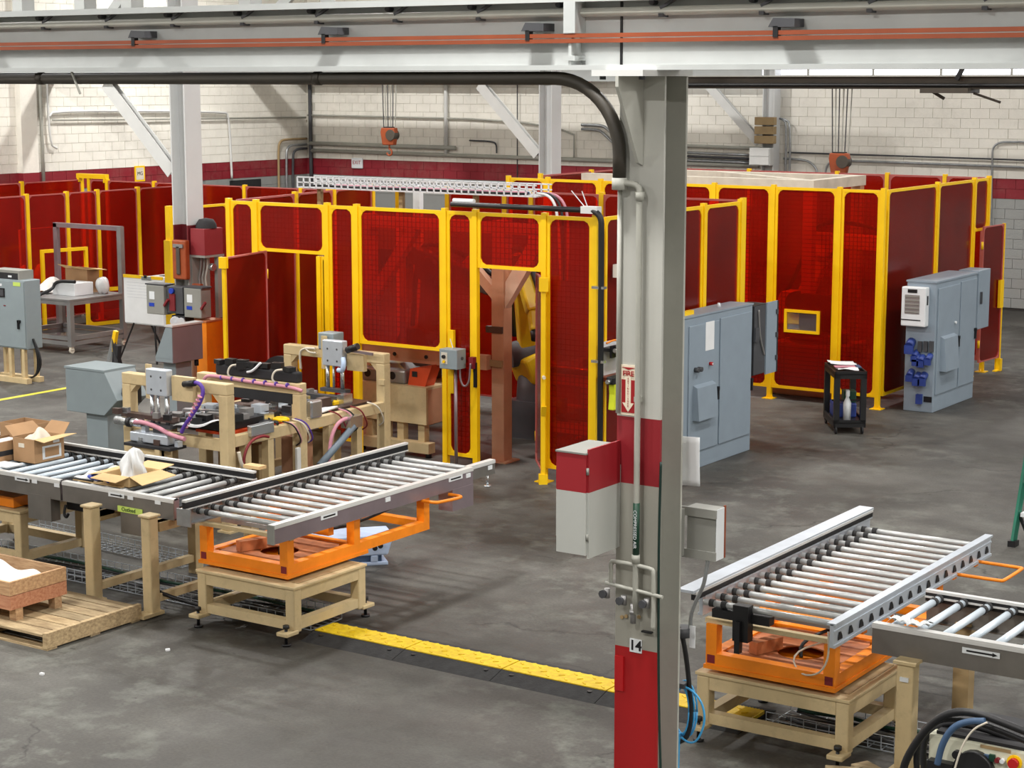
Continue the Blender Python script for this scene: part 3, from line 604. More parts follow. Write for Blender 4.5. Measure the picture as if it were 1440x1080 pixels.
# ================================================================ what stands inside the cells
def robot_pts(label, base_, sh, el, wr, tip, m):
    th = thing('robot_arm', label, 'robot', base_); x, y, z = base_; sh, el, wr, tip = map(Vector, (sh, el, wr, tip))
    MB().box(x - 0.3, x + 0.3, y - 0.3, y + 0.3, 0, 0.5).lathe([(0.27, 0.5), (0.25, 0.85), (0.0, 0.85)], (x, y, 0), 20).build('base', 'dark_grey', th)
    MB().beam((x, y, 0.8), sh, 0.42, 0.42).build('turret', m, th, bevel=0.04)
    n = (el - sh).cross(wr - el).normalized()
    MB().cyl(sh - n * 0.24, sh + n * 0.24, 0.17, 18).build('shoulder_joint', 'dark_grey', th); MB().beam(sh, el, 0.2, 0.22, n).build('lower_arm', m, th, bevel=0.03)
    MB().cyl(el - n * 0.19, el + n * 0.19, 0.16, 18).build('elbow_joint', 'black', th); MB().beam(el + (el - wr) * 0.25, wr, 0.22, 0.2, n).build('upper_arm', m, th, bevel=0.03)
    MB().beam(wr, tip, 0.16, 0.16, n).build('wrist', m, th, bevel=0.03); MB().cyl(tip, tip + (tip - wr) * 0.4, 0.08, 14).build('tool_flange', 'black', th)
    MB().tube([sh + Vector((-0.2, 0, 0.2)), el + Vector((-0.25, 0, 0.1)), el + Vector((0, 0, 0.3)), wr + Vector((0.1, 0, 0.25)), tip + Vector((0.1, 0, 0.1))], 0.04, 8).build('hose_pack', 'black', th)
def robot(label, x, y, rz, m, a1=0.3, a2=-0.4, s=1.0, zb=0.0):
    th = thing('robot_arm', label, 'robot', (x, y, zb), rz)
    B = lambda mb, n, mm, par=th, bv=0.02: mb.build(n, mm, par, world=False, bevel=bv)
    B(MB().box(-0.3 * s, 0.3 * s, -0.3 * s, 0.3 * s, 0, 0.12 * s).lathe([(0.26 * s, 0.12 * s), (0.24 * s, 0.45 * s), (0.0, 0.45 * s)], (0, 0, 0), 20), 'base', 'dark_grey', bv=0)
    if zb: B(MB().box(-0.38 * s, 0.38 * s, -0.38 * s, 0.38 * s, -zb, 0), 'riser', 'inner_tan')
    B(MB().prism([(-0.28 * s, 0.45 * s), (0.34 * s, 0.45 * s), (0.34 * s, 0.75 * s), (0.12 * s, 0.95 * s), (-0.16 * s, 0.95 * s), (-0.28 * s, 0.7 * s)], 'y', -0.2 * s, 0.2 * s), 'turret', m)
    sh = Vector((0.12 * s, 0, 0.8 * s)); el = sh + Vector((math.sin(a1), 0, math.cos(a1))) * 0.95 * s
    B(MB().cyl(sh - Vector((0, 0.27 * s, 0)), sh + Vector((0, 0.27 * s, 0)), 0.17 * s, 18), 'shoulder_joint', 'dark_grey', bv=0)
    B(MB().beam(sh - (el - sh) * 0.1, el + (el - sh) * 0.1, 0.22 * s, 0.20 * s, (0, 1, 0)), 'lower_arm', m)
    B(MB().cyl(el - Vector((0, 0.2 * s, 0)), el + Vector((0, 0.2 * s, 0)), 0.16 * s, 18), 'elbow_joint', m, bv=0)
    dr = Vector((math.cos(a2), 0, math.sin(a2))); wr = el + dr * 0.95 * s + Vector((0, 0, 0.08 * s))
    B(MB().beam(el - dr * 0.3 * s + Vector((0, 0, 0.08 * s)), wr, 0.2 * s, 0.22 * s), 'upper_arm', m)
    w2 = wr + Vector((math.cos(a2 - 0.9), 0, math.sin(a2 - 0.9))) * 0.28 * s
    B(MB().cyl(wr - Vector((0, 0.1 * s, 0)), wr + Vector((0, 0.1 * s, 0)), 0.1 * s, 14).beam(wr, w2, 0.12 * s, 0.12 * s), 'wrist', m)
    B(MB().cyl(w2, w2 + (w2 - wr) * 0.5, 0.05 * s, 10, 0.02 * s), 'torch', 'black', bv=0)
    pts = [Vector((-0.2 * s, 0.15 * s, 0.9 * s)), el + Vector((-0.35 * s, 0.15 * s, 0.0)), el + Vector((-0.2 * s, 0.1 * s, 0.35 * s)), el + dr * 0.5 * s + Vector((0, 0, 0.36 * s)), wr + Vector((0, 0, 0.16 * s))]
    B(MB().tube(pts, 0.035 * s, 8), 'hose_pack', 'black', bv=0)
    return th
robot_pts('yellow welding robot seen through the open doorway of the middle cell', (-13.55, 20.75, 0), (-13.6, 20.6, 1.15), (-13.36, 20.1, 2.34), (-13.10, 20.0, 1.78), (-13.0, 19.9, 1.54), 'robot_yellow')
robot('dark welding robot behind the large red screen of the middle cell', -15.6, 20.9, math.radians(5), 'steel_dark', 0.1, -0.3, 1.05, 0.3)
robot('yellow robot reaching across behind the two screens next to the window', -13.05, 27.6, math.radians(3), 'robot_yellow', 0.42, -0.02, 1.05, 0.35)
# beige tube gantry in the middle cell
wf_ = thing('weld_frame', 'tan tube frame with diagonal braces inside the middle cell', 'frame', (-13.9, 19.1, 0))
for X in (-15.06, -12.98): MB().box(X - 0.09, X + 0.09, 19.0, 19.18, 0, 3.0).box(X - 0.16, X + 0.16, 18.93, 19.25, 0, 0.02).build('post', 'inner_tan', wf_)
MB().box(-15.15, -12.4, 19.02, 19.16, 2.84, 2.98).build('header', 'inner_tan', wf_)
MB().beam((-12.98, 19.09, 1.95), (-12.35, 19.09, 2.9), 0.12, 0.18).build('diagonal', 'diag_pale', wf_); MB().beam((-15.0, 19.09, 1.9), (-14.3, 19.09, 2.85), 0.12, 0.14).build('diagonal', 'inner_tan', wf_)
MB().beam((-12.98, 19.09, 2.0), (-13.5, 19.09, 2.5), 0.1, 0.12).build('diagonal', 'inner_tan', wf_)
MB().box(-13.14, -12.9, 18.97, 19.02, 1.62, 1.70).build('clamp', 'steel_dark', wf_); MB().box(-13.14, -12.9, 18.97, 19.02, 1.20, 1.28).build('clamp', 'tan_dark', wf_)
MB().box(-15.0, -13.08, 18.90, 19.0, 1.16, 1.34).build('cross_beam', 'inner_tan', wf_)
for X in (-14.5, -14.0, -13.7, -13.4): MB().cyl((X, 18.885, 1.25), (X, 18.902, 1.25), 0.025, 8).build('bolt_hole', 'black', wf_)
# tan work table inside the doorway
tb = thing('work_table', 'tan steel work table standing inside the open doorway', 'table', (-12.3, 20.3, 0))
MB().box(-12.95, -11.35, 19.9, 21.0, 1.03, 1.08).build('table_top', 'steel_dark', tb)
for X in (-12.85, -12.2, -11.5):
    for Y in (20.0, 20.9): MB().box(X - 0.06, X + 0.06, Y - 0.06, Y + 0.06, 0, 1.03).box(X - 0.12, X + 0.12, Y - 0.09, Y + 0.09, 0, 0.03).build('leg', 'inner_tan', tb)
MB().box(-12.9, -11.4, 19.95, 20.05, 0.88, 1.03).box(-12.9, -11.4, 19.95, 20.05, 0.26, 0.38).build('side_rail', 'inner_tan', tb)
MB().box(-12.9, -11.4, 20.85, 20.95, 0.26, 0.38).build('side_rail', 'inner_tan', tb)
MB().box(-12.9, -11.4, 20.1, 20.8, 0.4, 0.43).build('shelf', 'black_soft', tb)
MB().cyl((-12.95, 19.92, 1.10), (-11.4, 19.92, 1.10), 0.02, 8).build('rod', 'bright_steel', tb); MB().box(-12.5, -12.0, 20.2, 20.7, 1.08, 1.2).build('fixture', 'steel_dark', tb, bevel=0.02); MB().box(-11.95, -11.6, 20.1, 20.5, 1.08, 1.22).build('clamp_block', 'robot_orange', tb, bevel=0.02)
# fixture base under the opening of the large screen
fb = thing('fixture_base', 'tan cast fixture base with round hole behind the tan machine', 'machine base', (-14.3, 19.2, 0))
MB().box(-14.95, -13.86, 18.70, 18.74, 0.42, 0.86).build('front_plate', 'tan', fb); MB().box(-13.90, -13.86, 18.74, 19.6, 0.42, 0.86).build('side_plate', 'inner_tan', fb)
MB().cyl((-13.862, 19.15, 0.70), (-13.852, 19.15, 0.70), 0.09, 18).build('round_hole', 'black', fb)
MB().box(-14.95, -13.86, 18.70, 19.6, 0.86, 0.89).build('top_plate', 'tan', fb)
for X in (-14.8, -14.55, -14.3, -13.97): MB().box(X - 0.05, X + 0.05, 18.74, 18.84, 0.12, 0.42).build('leg', 'tan', fb)
MB().box(-15.0, -13.80, 18.66, 18.80, 0.06, 0.19).build('sill', 'tan', fb)
for X in (-14.9, -13.85): MB().cyl((X, 18.73, 0), (X, 18.73, 0.06), 0.04, 10).build('foot', 'black', fb)
ca = thing('cast_part', 'grey cast metal part with round bores on the fixture base', 'casting', (-14.5, 19.0, 0.89))
MB().box(-14.95, -14.25, 18.78, 19.2, 0.89, 1.07).build('block', 'alu_dull', ca, bevel=0.03)
for i, X in enumerate((-14.85, -14.65, -14.45)): MB().cyl((X, 18.775, 0.99), (X, 18.782, 0.99), 0.05, 14).build('bore', 'black', ca)
MB().prism([(-14.9, 1.07), (-14.3, 1.07), (-14.4, 1.14), (-14.8, 1.13)], 'y', 18.85, 19.1).build('lug', 'bright_steel', ca)
ob = thing('clamp_bracket', 'bright orange clamp bracket next to the cast part', 'bracket', (-14.0, 18.95, 0.89))
MB().prism([(-14.22, 0.89), (-13.95, 0.89), (-13.84, 1.17), (-14.18, 1.10)], 'y', 18.80, 19.0).build('plate', 'robot_orange', ob); MB().box(-14.15, -14.07, 18.794, 18.80, 1.0, 1.07).build('slot', 'black', ob)
tp = thing('tool_plate', 'dark steel tooling plate above the cast part', 'plate', (-14.3, 19.35, 1.1)); MB().box(-14.9, -13.8, 19.25, 19.75, 1.08, 1.15).build('plate', 'steel_dark', tp); MB().box(-14.5, -13.95, 19.3, 19.6, 1.15, 1.26).build('block', 'steel_dark', tp); MB().box(-14.4, -14.3, 19.28, 19.3, 1.2, 1.24).build('tag', 'sand_white', tp); MB().box(-14.3, -14.2, 19.4, 19.5, 0.89, 1.08).build('riser', 'steel_dark', tp)
# beige box gantry on top of the right hand cell
bg = thing('box_gantry', 'cream boxed gantry frame rising above the right robot cell', 'frame', (-13.0, 27.4, 0))
def gz(px, py, Y): return ZY(px, py, Y)
xa = ZY(940, 250, 26.9)[0]; xb = ZY(1148, 262, 26.9)[0]; zt = ZY(1100, 252, 26.9)[1]
MB().box(xa - 1.6, xb, 26.8, 27.0, zt - 0.16, zt).build('header', 'sand_white', bg); MB().box(xa - 1.6, xb, 28.6, 28.8, zt - 0.16, zt).build('header', 'sand_white', bg)
MB().beam((xa, 28.7, zt - 0.08), (xb - 0.1, 26.95, zt - 0.08), 0.18, 0.15).build('diagonal_tie', 'sand_white', bg); MB().box(xb - 0.16, xb, 27.0, 28.6, zt - 0.16, zt).build('cross_tie', 'sand_white', bg)
for X in (xa - 1.5, xb - 0.1):
    for Y in (26.9, 28.7): MB().box(X - 0.08, X + 0.08, Y - 0.08, Y + 0.08, 0, zt - 0.16).build('post', 'inner_tan', bg)
tw = thing('positioner', 'steel turntable positioner standing inside the right robot cell', 'machine', (-11.9, 26.4, 0))
MB().box(-12.5, -11.3, 25.6, 26.5, 0, 0.8).build('base', 'inner_tan', tw, bevel=0.03); MB().cyl((-11.9, 26.05, 0.8), (-11.9, 26.05, 0.95), 0.45, 24).build('turntable', 'alu_dull', tw); MB().box(-12.2, -11.6, 25.95, 26.15, 0.95, 1.5).build('fixture', 'steel_dark', tw)
wp = thing('white_post', 'white steel post standing behind the middle cell screens', 'post', (-15.4, 22.9, 0))
xw = ZY(588, 282, 22.9)[0]; MB().box(xw - 0.06, xw + 0.06, 22.85, 22.95, 0, 3.12).build('post', 'white', wp); MB().box(xw - 0.15, xw + 0.15, 22.8, 23.0, 0, 0.03).build('foot', 'white', wp)
# white boards and sacks stored in the low left cell
yb0, zb1 = ZX(28, 323, -28.2); yb1 = ZX(110, 318, -28.2)[0]; zb0 = ZX(28, 382, -28.2)[1]
tag(MB().box(-28.25, -28.2, yb0, yb1, 0, zb1).build('white_board', 'paper'), 'large white board standing behind the left red screens', 'board')
for i, (px, py, wd, lab) in enumerate(((34, 372, 0.14, 'lumpy white sack in front of the white board, left of the two'), (56, 370, 0.15, 'lumpy white sack in front of the white board, beside the table paper'), (124, 369, 0.3, 'wide lumpy white sack right of the white board'))):
    y_, z_ = ZX(px, py, -27.85)
    def fnb(u, v, y_=y_, z_=z_, wd=wd): a = u * 2 * PI; b = v * PI; return (-27.85 + 0.16 * math.sin(b) * math.cos(a), y_ + wd * math.sin(b) * math.sin(a), z_ * 0.5 + z_ * 0.5 * math.cos(b) + 0.02 * math.sin(5 * a) * math.sin(b))
    tag(MB().grid(14, 8, fnb).build('tall_sack', 'cloth'), lab, 'sack')
# ---------------------------------------------------------------- overhead wire basket tray and black trunking
def basket(th, p0, p1, wd, ht, m='tray_white', step=0.1, t=0.0035, nb=4):
    p0 = Vector(p0); p1 = Vector(p1); d = (p1 - p0).normalized(); n = Vector((-d.y, d.x, 0)); L = (p1 - p0).length; U = Vector((0, 0, 1))
    lw = MB()
    for i in range(nb): o = n * (-wd / 2 + wd * i / (nb - 1)); lw.beam(p0 + o, p1 + o, t * 2, t * 2)
    for sgn in (-1, 1):
        for k in (0.5, 1.0): o = n * sgn * wd / 2 + U * ht * k; lw.beam(p0 + o, p1 + o, t * 2, t * 2)
    lw.build('long_wires', m, th, stuff=True)
    cw = MB(); u = 0
    while u < L:
        c = p0 + d * u
        cw.beam(c - n * wd / 2, c + n * wd / 2, t * 2, t * 2); cw.beam(c - n * wd / 2, c - n * wd / 2 + U * ht, t * 2, t * 2); cw.beam(c + n * wd / 2, c + n * wd / 2 + U * ht, t * 2, t * 2); u += step
    cw.build('cross_wires', m, th, stuff=True)
ot = thing('cable_tray', 'bright wire basket cable tray over the middle cell', 'cable tray', (-14.8, 20.0, 3.24))
basket(ot, (-16.85, 20.0, 3.25), (-12.95, 20.0, 3.25), 0.36, 0.14, t=0.008, step=0.11, nb=7)
for X in (-16.6, -15.2, -14.0): MB().box(X - 0.03, X + 0.03, 19.97, 20.03, 0, 3.25).build('support_post', 'tan_dark', ot)
for i in range(5):
    pts = [(-16.8 + 0.5 * i + k * (3.6 - 0.5 * i) / 8, 19.9 + 0.05 * i + 0.03 * math.sin(k * 1.7 + i), 3.275 + 0.01 * (i % 2)) for k in range(9)]
    MB().tube(pts, 0.016, 6).build('cable', ('black', 'pink', 'black', 'bin_navy', 'white')[i], ot)
for i in range(3):
    pts = [(-13.0, 19.9 + 0.06 * i, 3.29), (-12.85 + 0.02 * i, 19.9 + 0.06 * i, 3.28), (-12.74 + 0.03 * i, 19.9 + 0.06 * i, 3.2), (-12.68 + 0.04 * i, 19.9 + 0.06 * i, 3.0), (-12.66 + 0.04 * i, 19.95, 2.2)]
    MB().tube(pts, 0.018, 6).build('drop_cable', ('white', 'black', 'pink')[i], ot)
tk = thing('cable_trunking', 'black cable trunking along the top of the fence and down its corner', 'trunking', (-11.1, 18.25, 1.3))
MB().cyl((-13.15, 18.28, 3.235), (-11.28, 18.28, 3.235), 0.032, 10).build('top_pipe', 'black', tk)
MB().cyl((-13.15, 18.32, 3.275), (-12.85, 18.32, 3.275), 0.03, 10).build('white_pipe', 'white', tk)
MB().box(-11.32, -11.10, 18.24, 18.34, 3.20, 3.28).build('junction', 'col_white', tk)
MB().tube([(-11.2, 18.28, 3.235), (-11.12, 18.26, 3.22), (-11.06, 18.26, 3.16), (-11.05, 18.26, 3.05), (-11.05, 18.26, 0.25)], 0.036, 10).build('down_pipe', 'black', tk)
for z in (2.35, 1.5): MB().box(-11.16, -11.0, 18.23, 18.30, z, z + 0.03).build('strap', 'bright_steel', tk)
for k, dx in enumerate((-0.16, -0.02)): MB().beam((-11.24 + dx * 0.3, 18.27, 3.28), (-11.30 + dx, 18.27, 3.45), 0.008, 0.008).build('cable_tie', 'white', tk)
MB().box(-11.10, -11.03, 18.60, 18.70, 2.45, 2.6).build('tag', 'white', tk)
# ================================================================ roller conveyors
def cmap(axis):
    return (lambda v: (v[0], v[1], v[2])) if axis == 'x' else (lambda v: (v[1], v[0], v[2]))
ROLL = {}
def rollers(th, axis, a0, a1, b0, b1, zc, m, r=0.024, pitch=0.185, bands='far', skip=(), fat=None):
    fn = cmap(axis); s = 1 if b1 > b0 else -1; key = (axis, round(b0, 3), round(b1, 3), m)
    W = abs(b1 - b0)
    me = mapped(MB().cyl((0, 0, 0), (0, s * W, 0), r, 12), fn).mesh('roller'); me.materials.append(MAT[m])
    qs = ((0.82, 0.86), (0.92, 0.955)) if bands == 'far' else ((0.05, 0.09), (0.88, 0.93)); bms = []
    for q in qs:
        mb_ = mapped(MB().cyl((0, s * W * q[0], 0), (0, s * W * q[1], 0), r * 1.25, 12), fn).mesh('drive_band'); mb_.materials.append(MAT['rubber']); bms.append(mb_)
    Mi = ROOT[th.name]; n = int((a1 - a0) / pitch)
    for i in range(n):
        if i in skip: continue
        o = bpy.data.objects.new('roller', me); C.objects.link(o); o.parent = th
        o.location = Mi @ Vector(fn((a0 + pitch * (i + 0.5), b0, zc)))
        for mb_ in bms:
            d = bpy.data.objects.new('drive_band', mb_); C.objects.link(d); d.parent = o
def arrow_label(th, fn, a, b, z, flip=1, w_=0.2):
    p = mapped(MB().box(a, a + w_, b - 0.004, b, z - 0.02, z + 0.02), fn).build('arrow_label', 'white', th)
    x0, x1 = (a + 0.03, a + w_ - 0.05) if flip > 0 else (a + 0.05, a + w_ - 0.03); tip = a + w_ - 0.015 if flip > 0 else a + 0.015; bs = x1 if flip > 0 else x0
    mapped(MB().box(x0, x1, b - 0.006, b - 0.004, z - 0.006, z + 0.006).prism([(bs, z - 0.014), (tip, z), (bs, z + 0.014)], 'y', b - 0.006, b - 0.004), fn).build('arrow', 'black', p)
def side_rail(th, fn, a0, a1, b, z, h, out, m, m_top='rail_white', lip=0.045, t=0.012, name='side_rail'):
    """channel rail; out = +1/-1 is the outward direction across the conveyor"""
    r = mapped(MB().box(a0, a1, b, b + out * t, z - h, z - 0.012).box(a0, a1, b - out * lip, b, z - h, z - h + 0.012), fn).build(name, m, th)
    mapped(MB().box(a0, a1, b - out * lip, b + out * t * 1.3, z - 0.012, z).box(a0, a1, b + out * t, b + out * t * 1.5, z - 0.035, z - 0.012), fn).build('top_lip', m_top, r)
    return r
def guide_rail(th, fn, a0, a1, b, z, out, h=0.07):
    g = mapped(MB().box(a0, a1, b, b + out * 0.035, z, z + h - 0.02), fn).build('guide_rail', 'black', th)
    mapped(MB().box(a0, a1, b - out * 0.004, b + out * 0.04, z + h - 0.02, z + h), fn).build('guide_cap', 'rail_white', g)
def leveling_foot(th, x, y, z0=0.0, h=0.1, m='black'):
    MB().cyl((x, y, 0), (x, y, 0.02), 0.04, 10).cyl((x, y, 0.02), (x, y, h), 0.014, 8).cyl((x, y, h), (x, y, h + 0.03), 0.028, 6).build('leveling_foot', m, th)
# ---- long conveyor across the left foreground
LZ, LN, LF = 1.03, 11.87, 12.95
idx = thing('roller_conveyor', 'long grey roller conveyor littered with boxes, on tan posts', 'conveyor', (-12.9, 12.4, 0)); fx = cmap('x')
for k, (a0, a1) in enumerate(((-15.2, -13.02), (-12.99, -11.58))):
    side_rail(idx, fx, a0, a1, LN, LZ, 0.19, -1, 'channel'); side_rail(idx, fx, a0, a1, LF, LZ, 0.16, 1, 'channel')
    guide_rail(idx, fx, a0, a1, LF - 0.03, LZ, 1)
    rollers(idx, 'x', a0, a1, LN, LF, LZ - 0.035, 'roller_blue' if k == 0 else 'roller')
    mapped(MB().box(a1 - 0.012, a1, LN, LN + 0.06, LZ - 0.19, LZ), fx).build('end_plate', 'steel_mauve', idx)
MB().box(-15.2, -13.0, LN + 0.1, LF - 0.1, LZ - 0.13, LZ - 0.115).build('belly_pan', 'black_soft', idx); MB().box(-12.95, -11.7, LN + 0.1, LF - 0.1, LZ - 0.13, LZ - 0.115).build('belly_pan', 'black_soft', idx)
for a in (-13.62, -12.38): arrow_label(idx, fx, a, LN - 0.018, LZ - 0.045)
for a in (-13.39, -13.09, -12.14, -11.8): MB().box(a, a + 0.07, LN - 0.02, LN - 0.016, LZ - 0.065, LZ - 0.03).build('part_sticker', 'white', idx)
for (x0, x1, z0) in ((-13.46, -13.15, 0.62), (-12.24, -11.95, 0.64)): MB().box(x0, x1, LN - 0.014, LN + 0.10, z0, LZ - 0.17).build('motor_guard', 'channel', idx)
st = MB().box(-12.27, -11.96, LN - 0.020, LN - 0.015, 0.838, 0.892).build('green_sticker', 'lime', idx, label='lime green sticker with handwriting')
text('handwriting', 'Outfeed', 0.052, (-12.13, LN - 0.022, 0.865), FRONT, 'green_dark', st)
MB().cyl((-12.95, 12.1, 0.78), (-12.95, 12.5, 0.78), 0.09, 14).box(-13.1, -12.85, 12.0, 12.2, 0.72, 0.86).build('drive_motor', 'black', idx, bevel=0.01)
MB().tube([(-13.05, 11.95, 0.78), (-13.06, 11.93, 0.70), (-13.03, 11.93, 0.66), (-13.0, 11.93, 0.70)], 0.014, 7).build('cable_loop', 'black', idx)
for X in (-12.40, -11.68):
    lg = MB().box(X - 0.055, X + 0.055, 11.60, 11.71, 0.03, 0.90).build('leg', 'tan', idx, bevel=0.012)
    MB().box(X - 0.07, X + 0.07, 11.58, 11.73, 0.90, 0.925).build('leg_cap', 'tan', lg, bevel=0.01); MB().box(X - 0.07, X + 0.07, 11.48, 11.74, 0.015, 0.045).build('foot_pad', 'tan', lg)
    MB().box(X - 0.04, X + 0.04, 11.72, 11.9, 0.80, 0.84).build('bracket', 'tan_dark', lg); MB().cyl((X - 0.1, 11.5, 0), (X - 0.1, 11.5, 0.10), 0.014, 8).cyl((X - 0.1, 11.5, 0), (X - 0.1, 11.5, 0.018), 0.03, 8).cyl((X - 0.1, 11.5, 0.09), (X - 0.1, 11.5, 0.12), 0.024, 6).build('leveling_foot', 'black', lg)
    MB().box(X - 0.05, X + 0.05, 12.93, 13.03, 0.0, 0.87).build('leg', 'tan', idx); MB().box(X - 0.03, X + 0.03, 11.72, 12.93, 0.12, 0.19).build('cross_bar', 'tan', idx)
MB().box(-11.72, -11.62, 11.72, 12.93, 0.76, 0.84).build('cross_bar', 'tan_dark', idx); MB().box(-12.42, -12.36, 11.72, 12.93, 0.76, 0.84).build('cross_bar', 'tan_dark', idx)
MB().tube([(-11.78, 11.75, 0.8), (-11.80, 11.74, 0.5), (-11.83, 11.72, 0.32), (-11.78, 11.74, 0.2), (-11.2, 11.9, 0.08), (-10.9, 12.1, 0.05)], 0.018, 7).build('power_cable', 'black', idx)
MB().box(-11.78, -11.58, 13.0, 13.1, LZ + 0.07, LZ + 0.10).build('sensor_block', 'card_light', idx)
# ---- tan stands and orange turntables
def stand(label, x0, x1, y0, y1, h, feet_dir=1):
    th = thing('machine_stand', label, 'stand', ((x0 + x1) / 2, (y0 + y1) / 2, 0)); t = 0.10
    for x in (x0, x1 - t):
        for y in (y0, y1 - t): MB().box(x, x + t, y, y + t, 0.10, h - 0.025).build('leg', 'tan', th, bevel=0.012)
    for y in (y0, y1 - t): MB().box(x0 + t, x1 - t, y + 0.005, y + t - 0.005, h - 0.125, h - 0.025).build('top_bar', 'tan', th); MB().box(x0 + t, x1 - t, y + 0.01, y + t - 0.01, 0.12, 0.20).build('lower_bar', 'tan', th)
    for x in (x0, x1 - t): MB().box(x + 0.005, x + t - 0.005, y0 + t, y1 - t, h - 0.125, h - 0.025).build('top_bar', 'tan', th); MB().box(x + 0.01, x + t - 0.01, y0 + t, y1 - t, 0.12, 0.20).build('lower_bar', 'tan', th)
    MB().box(x0 - 0.01, x1 + 0.01, y0 - 0.01, y1 + 0.01, h - 0.025, h).build('top_plate', 'tan', th, bevel=0.006)
    MB().box(x0 + 0.14, x1 - 0.05, y0 + 0.12, y1 - 0.02, h, h + 0.004).build('steel_skin', 'tan_dark', th)
    for x, s in ((x0 + t / 2, -1), (x1 - t / 2, 1)):
        for y, q in ((y0 + t / 2, -1), (y1 - t / 2, 1)):
            fy = y + q * 0.10
            MB().box(x - 0.06, x + 0.06, min(y, fy + q * 0.06), max(y, fy + q * 0.06), 0.09, 0.125).build('foot_pad', 'tan', th, bevel=0.008); leveling_foot(th, x, fy, 0, 0.15)
    return th
def turntable(label, x0, x1, y0, ym, y1, zb, zt, arms=True):
    """orange welded base: square lower ring with a plate, long arms and uprights under the rails"""
    th = thing('turntable', label, 'turntable', ((x0 + x1) / 2, (y0 + ym) / 2, zb)); t = 0.085
    MB().cyl(((x0 + x1) / 2, (y0 + ym) / 2, zb - 0.03), ((x0 + x1) / 2, (y0 + ym) / 2, zb), 0.3, 24).build('swivel', 'dark_grey', th)
    MB().box(x0 + t, x1 - t, y0, y0 + t, zb + 0.03, zb + 0.03 + t).build('front_tube', 'orange', th); MB().box(x0 + t, x1 - t, ym, ym + t, zb + 0.03, zb + 0.03 + t).build('rear_tube', 'orange', th)
    for x in (x0, x1 - t):
        ye = y1 if x > x0 or arms else ym + t
        s_ = MB().box(x, x + t, y0, ye, zb + 0.03, zb + 0.03 + t).build('side_tube', 'orange', th)
        MB().box(x + 0.012, x + t - 0.012, y0 - 0.002, y0 + 0.01, zb + 0.042, zb + 0.018 + t).build('tube_mouth', 'dark_red', s_)
        for y in (y0, ym, ye - t):
            MB().box(x, x + t, y, y + t, zb + 0.03 + t, zt).build('upright', 'orange', th)
    MB().box(x0 - 0.012, x1 + 0.012, y0 - 0.012, ym + t + 0.1, zb, zb + 0.03).build('sole_plate', 'orange', th)
    pl = MB(); cx, cy2, r = (x0 + x1) / 2 + 0.05, y0 + 0.42, 0.17; n = 24
    ring = [(cx + r * math.cos(2 * PI * i / n), cy2 + r * math.sin(2 * PI * i / n)) for i in range(n)]
    def edge(p):
        dx, dy = p[0] - cx, p[1] - cy2; ks = []
        if dx: ks.append(((x1 - t if dx > 0 else x0 + t) - cx) / dx)
        if dy: ks.append(((ym if dy > 0 else y0 + t) - cy2) / dy)
        k = min(q for q in ks if q > 0); return (cx + dx * k, cy2 + dy * k)
    out = [edge(p) for p in ring]; z = zb + 0.095
    pl._add([(a, b, z) for a, b in ring] + [(a, b, z) for a, b in out], [(i, (i + 1) % n, (i + 1) % n + n, i + n) for i in range(n)])
    pl.build('deck_plate', 'orange_rust', th, solid=0.01)
    MB().box(x0 + t, x1 - t, (y0 + ym) / 2 + 0.2, (y0 + ym) / 2 + 0.27, zt - 0.10, zt - 0.03).build('cross_tube', 'orange', th); MB().box(x0 + t, x1 - t, y1 - t, y1, zb + 0.05, zb + 0.05 + t * 0.8).build('end_tube', 'orange', th)
    MB().obox((x0 + 0.33, y0 + 0.30, zb + 0.15), (0.08, 0.26, 0.09), rz=-0.35).build('stop_tube', 'orange_rust', th)
    MB().box(x0 - 0.02, x1 + 0.02, y0 + 0.02, y0 + 0.07, zt + 0.0, zt + 0.035).build('tie_bar', 'tan', th)
    MB().tube([(cx, cy2, zb + 0.06), (cx - 0.03, cy2 + 0.05, zb + 0.16), (cx + 0.1, cy2 + 0.35, zb + 0.22), (x1 - 0.14, ym + 0.1, zb + 0.24), (x1 - 0.14, y1 - 0.25, zb + 0.30), (x1 - 0.2, y1 - 0.1, zt)], 0.014, 7).build('cable', 'black', th)
    return th
stand('tan steel stand under the orange turntable left of the yellow cable ramp', -11.15, -10.05, 11.68, 12.65, 0.5)
turntable('orange turntable frame carrying the galvanised roller conveyor', -11.20, -10.20, 11.78, 12.68, 13.80, 0.53, 0.86)
stand('tan steel stand under the orange turntable behind column 14', -6.18, -5.00, 11.58, 12.52, 0.5)
turntable('orange turntable frame carrying the bright aluminium roller conveyor', -6.12, -5.12, 11.60, 12.55, 13.60, 0.53, 0.86)
# ---- left conveyor on the turntable (runs away from the viewer)
c2 = thing('roller_conveyor', 'galvanised roller conveyor on the orange turntable beside the tan machine', 'conveyor', (-10.7, 13.1, 0.9)); fy = cmap('y')
Z2 = 1.05
side_rail(c2, fy, 11.54, 14.42, -10.15, Z2, 0.165, 1, 'steel_mauve', lip=0.05); side_rail(c2, fy, 14.42, 14.85, -10.19, Z2, 0.14, 1, 'channel', lip=0.05)
side_rail(c2, fy, 11.58, 14.76, -11.21, Z2, 0.15, -1, 'galv'); guide_rail(c2, fy, 11.58, 14.76, -11.17, Z2, -1, 0.075)
rollers(c2, 'y', 11.62, 14.7, -10.19, -11.19, Z2 - 0.035, 'roller')
MB().box(-10.15, -10.135, 14.08, 14.42, 0.68, Z2 - 0.16).box(-10.30, -10.15, 14.08, 14.10, 0.68, Z2 - 0.16).build('motor_guard', 'steel_mauve', c2)
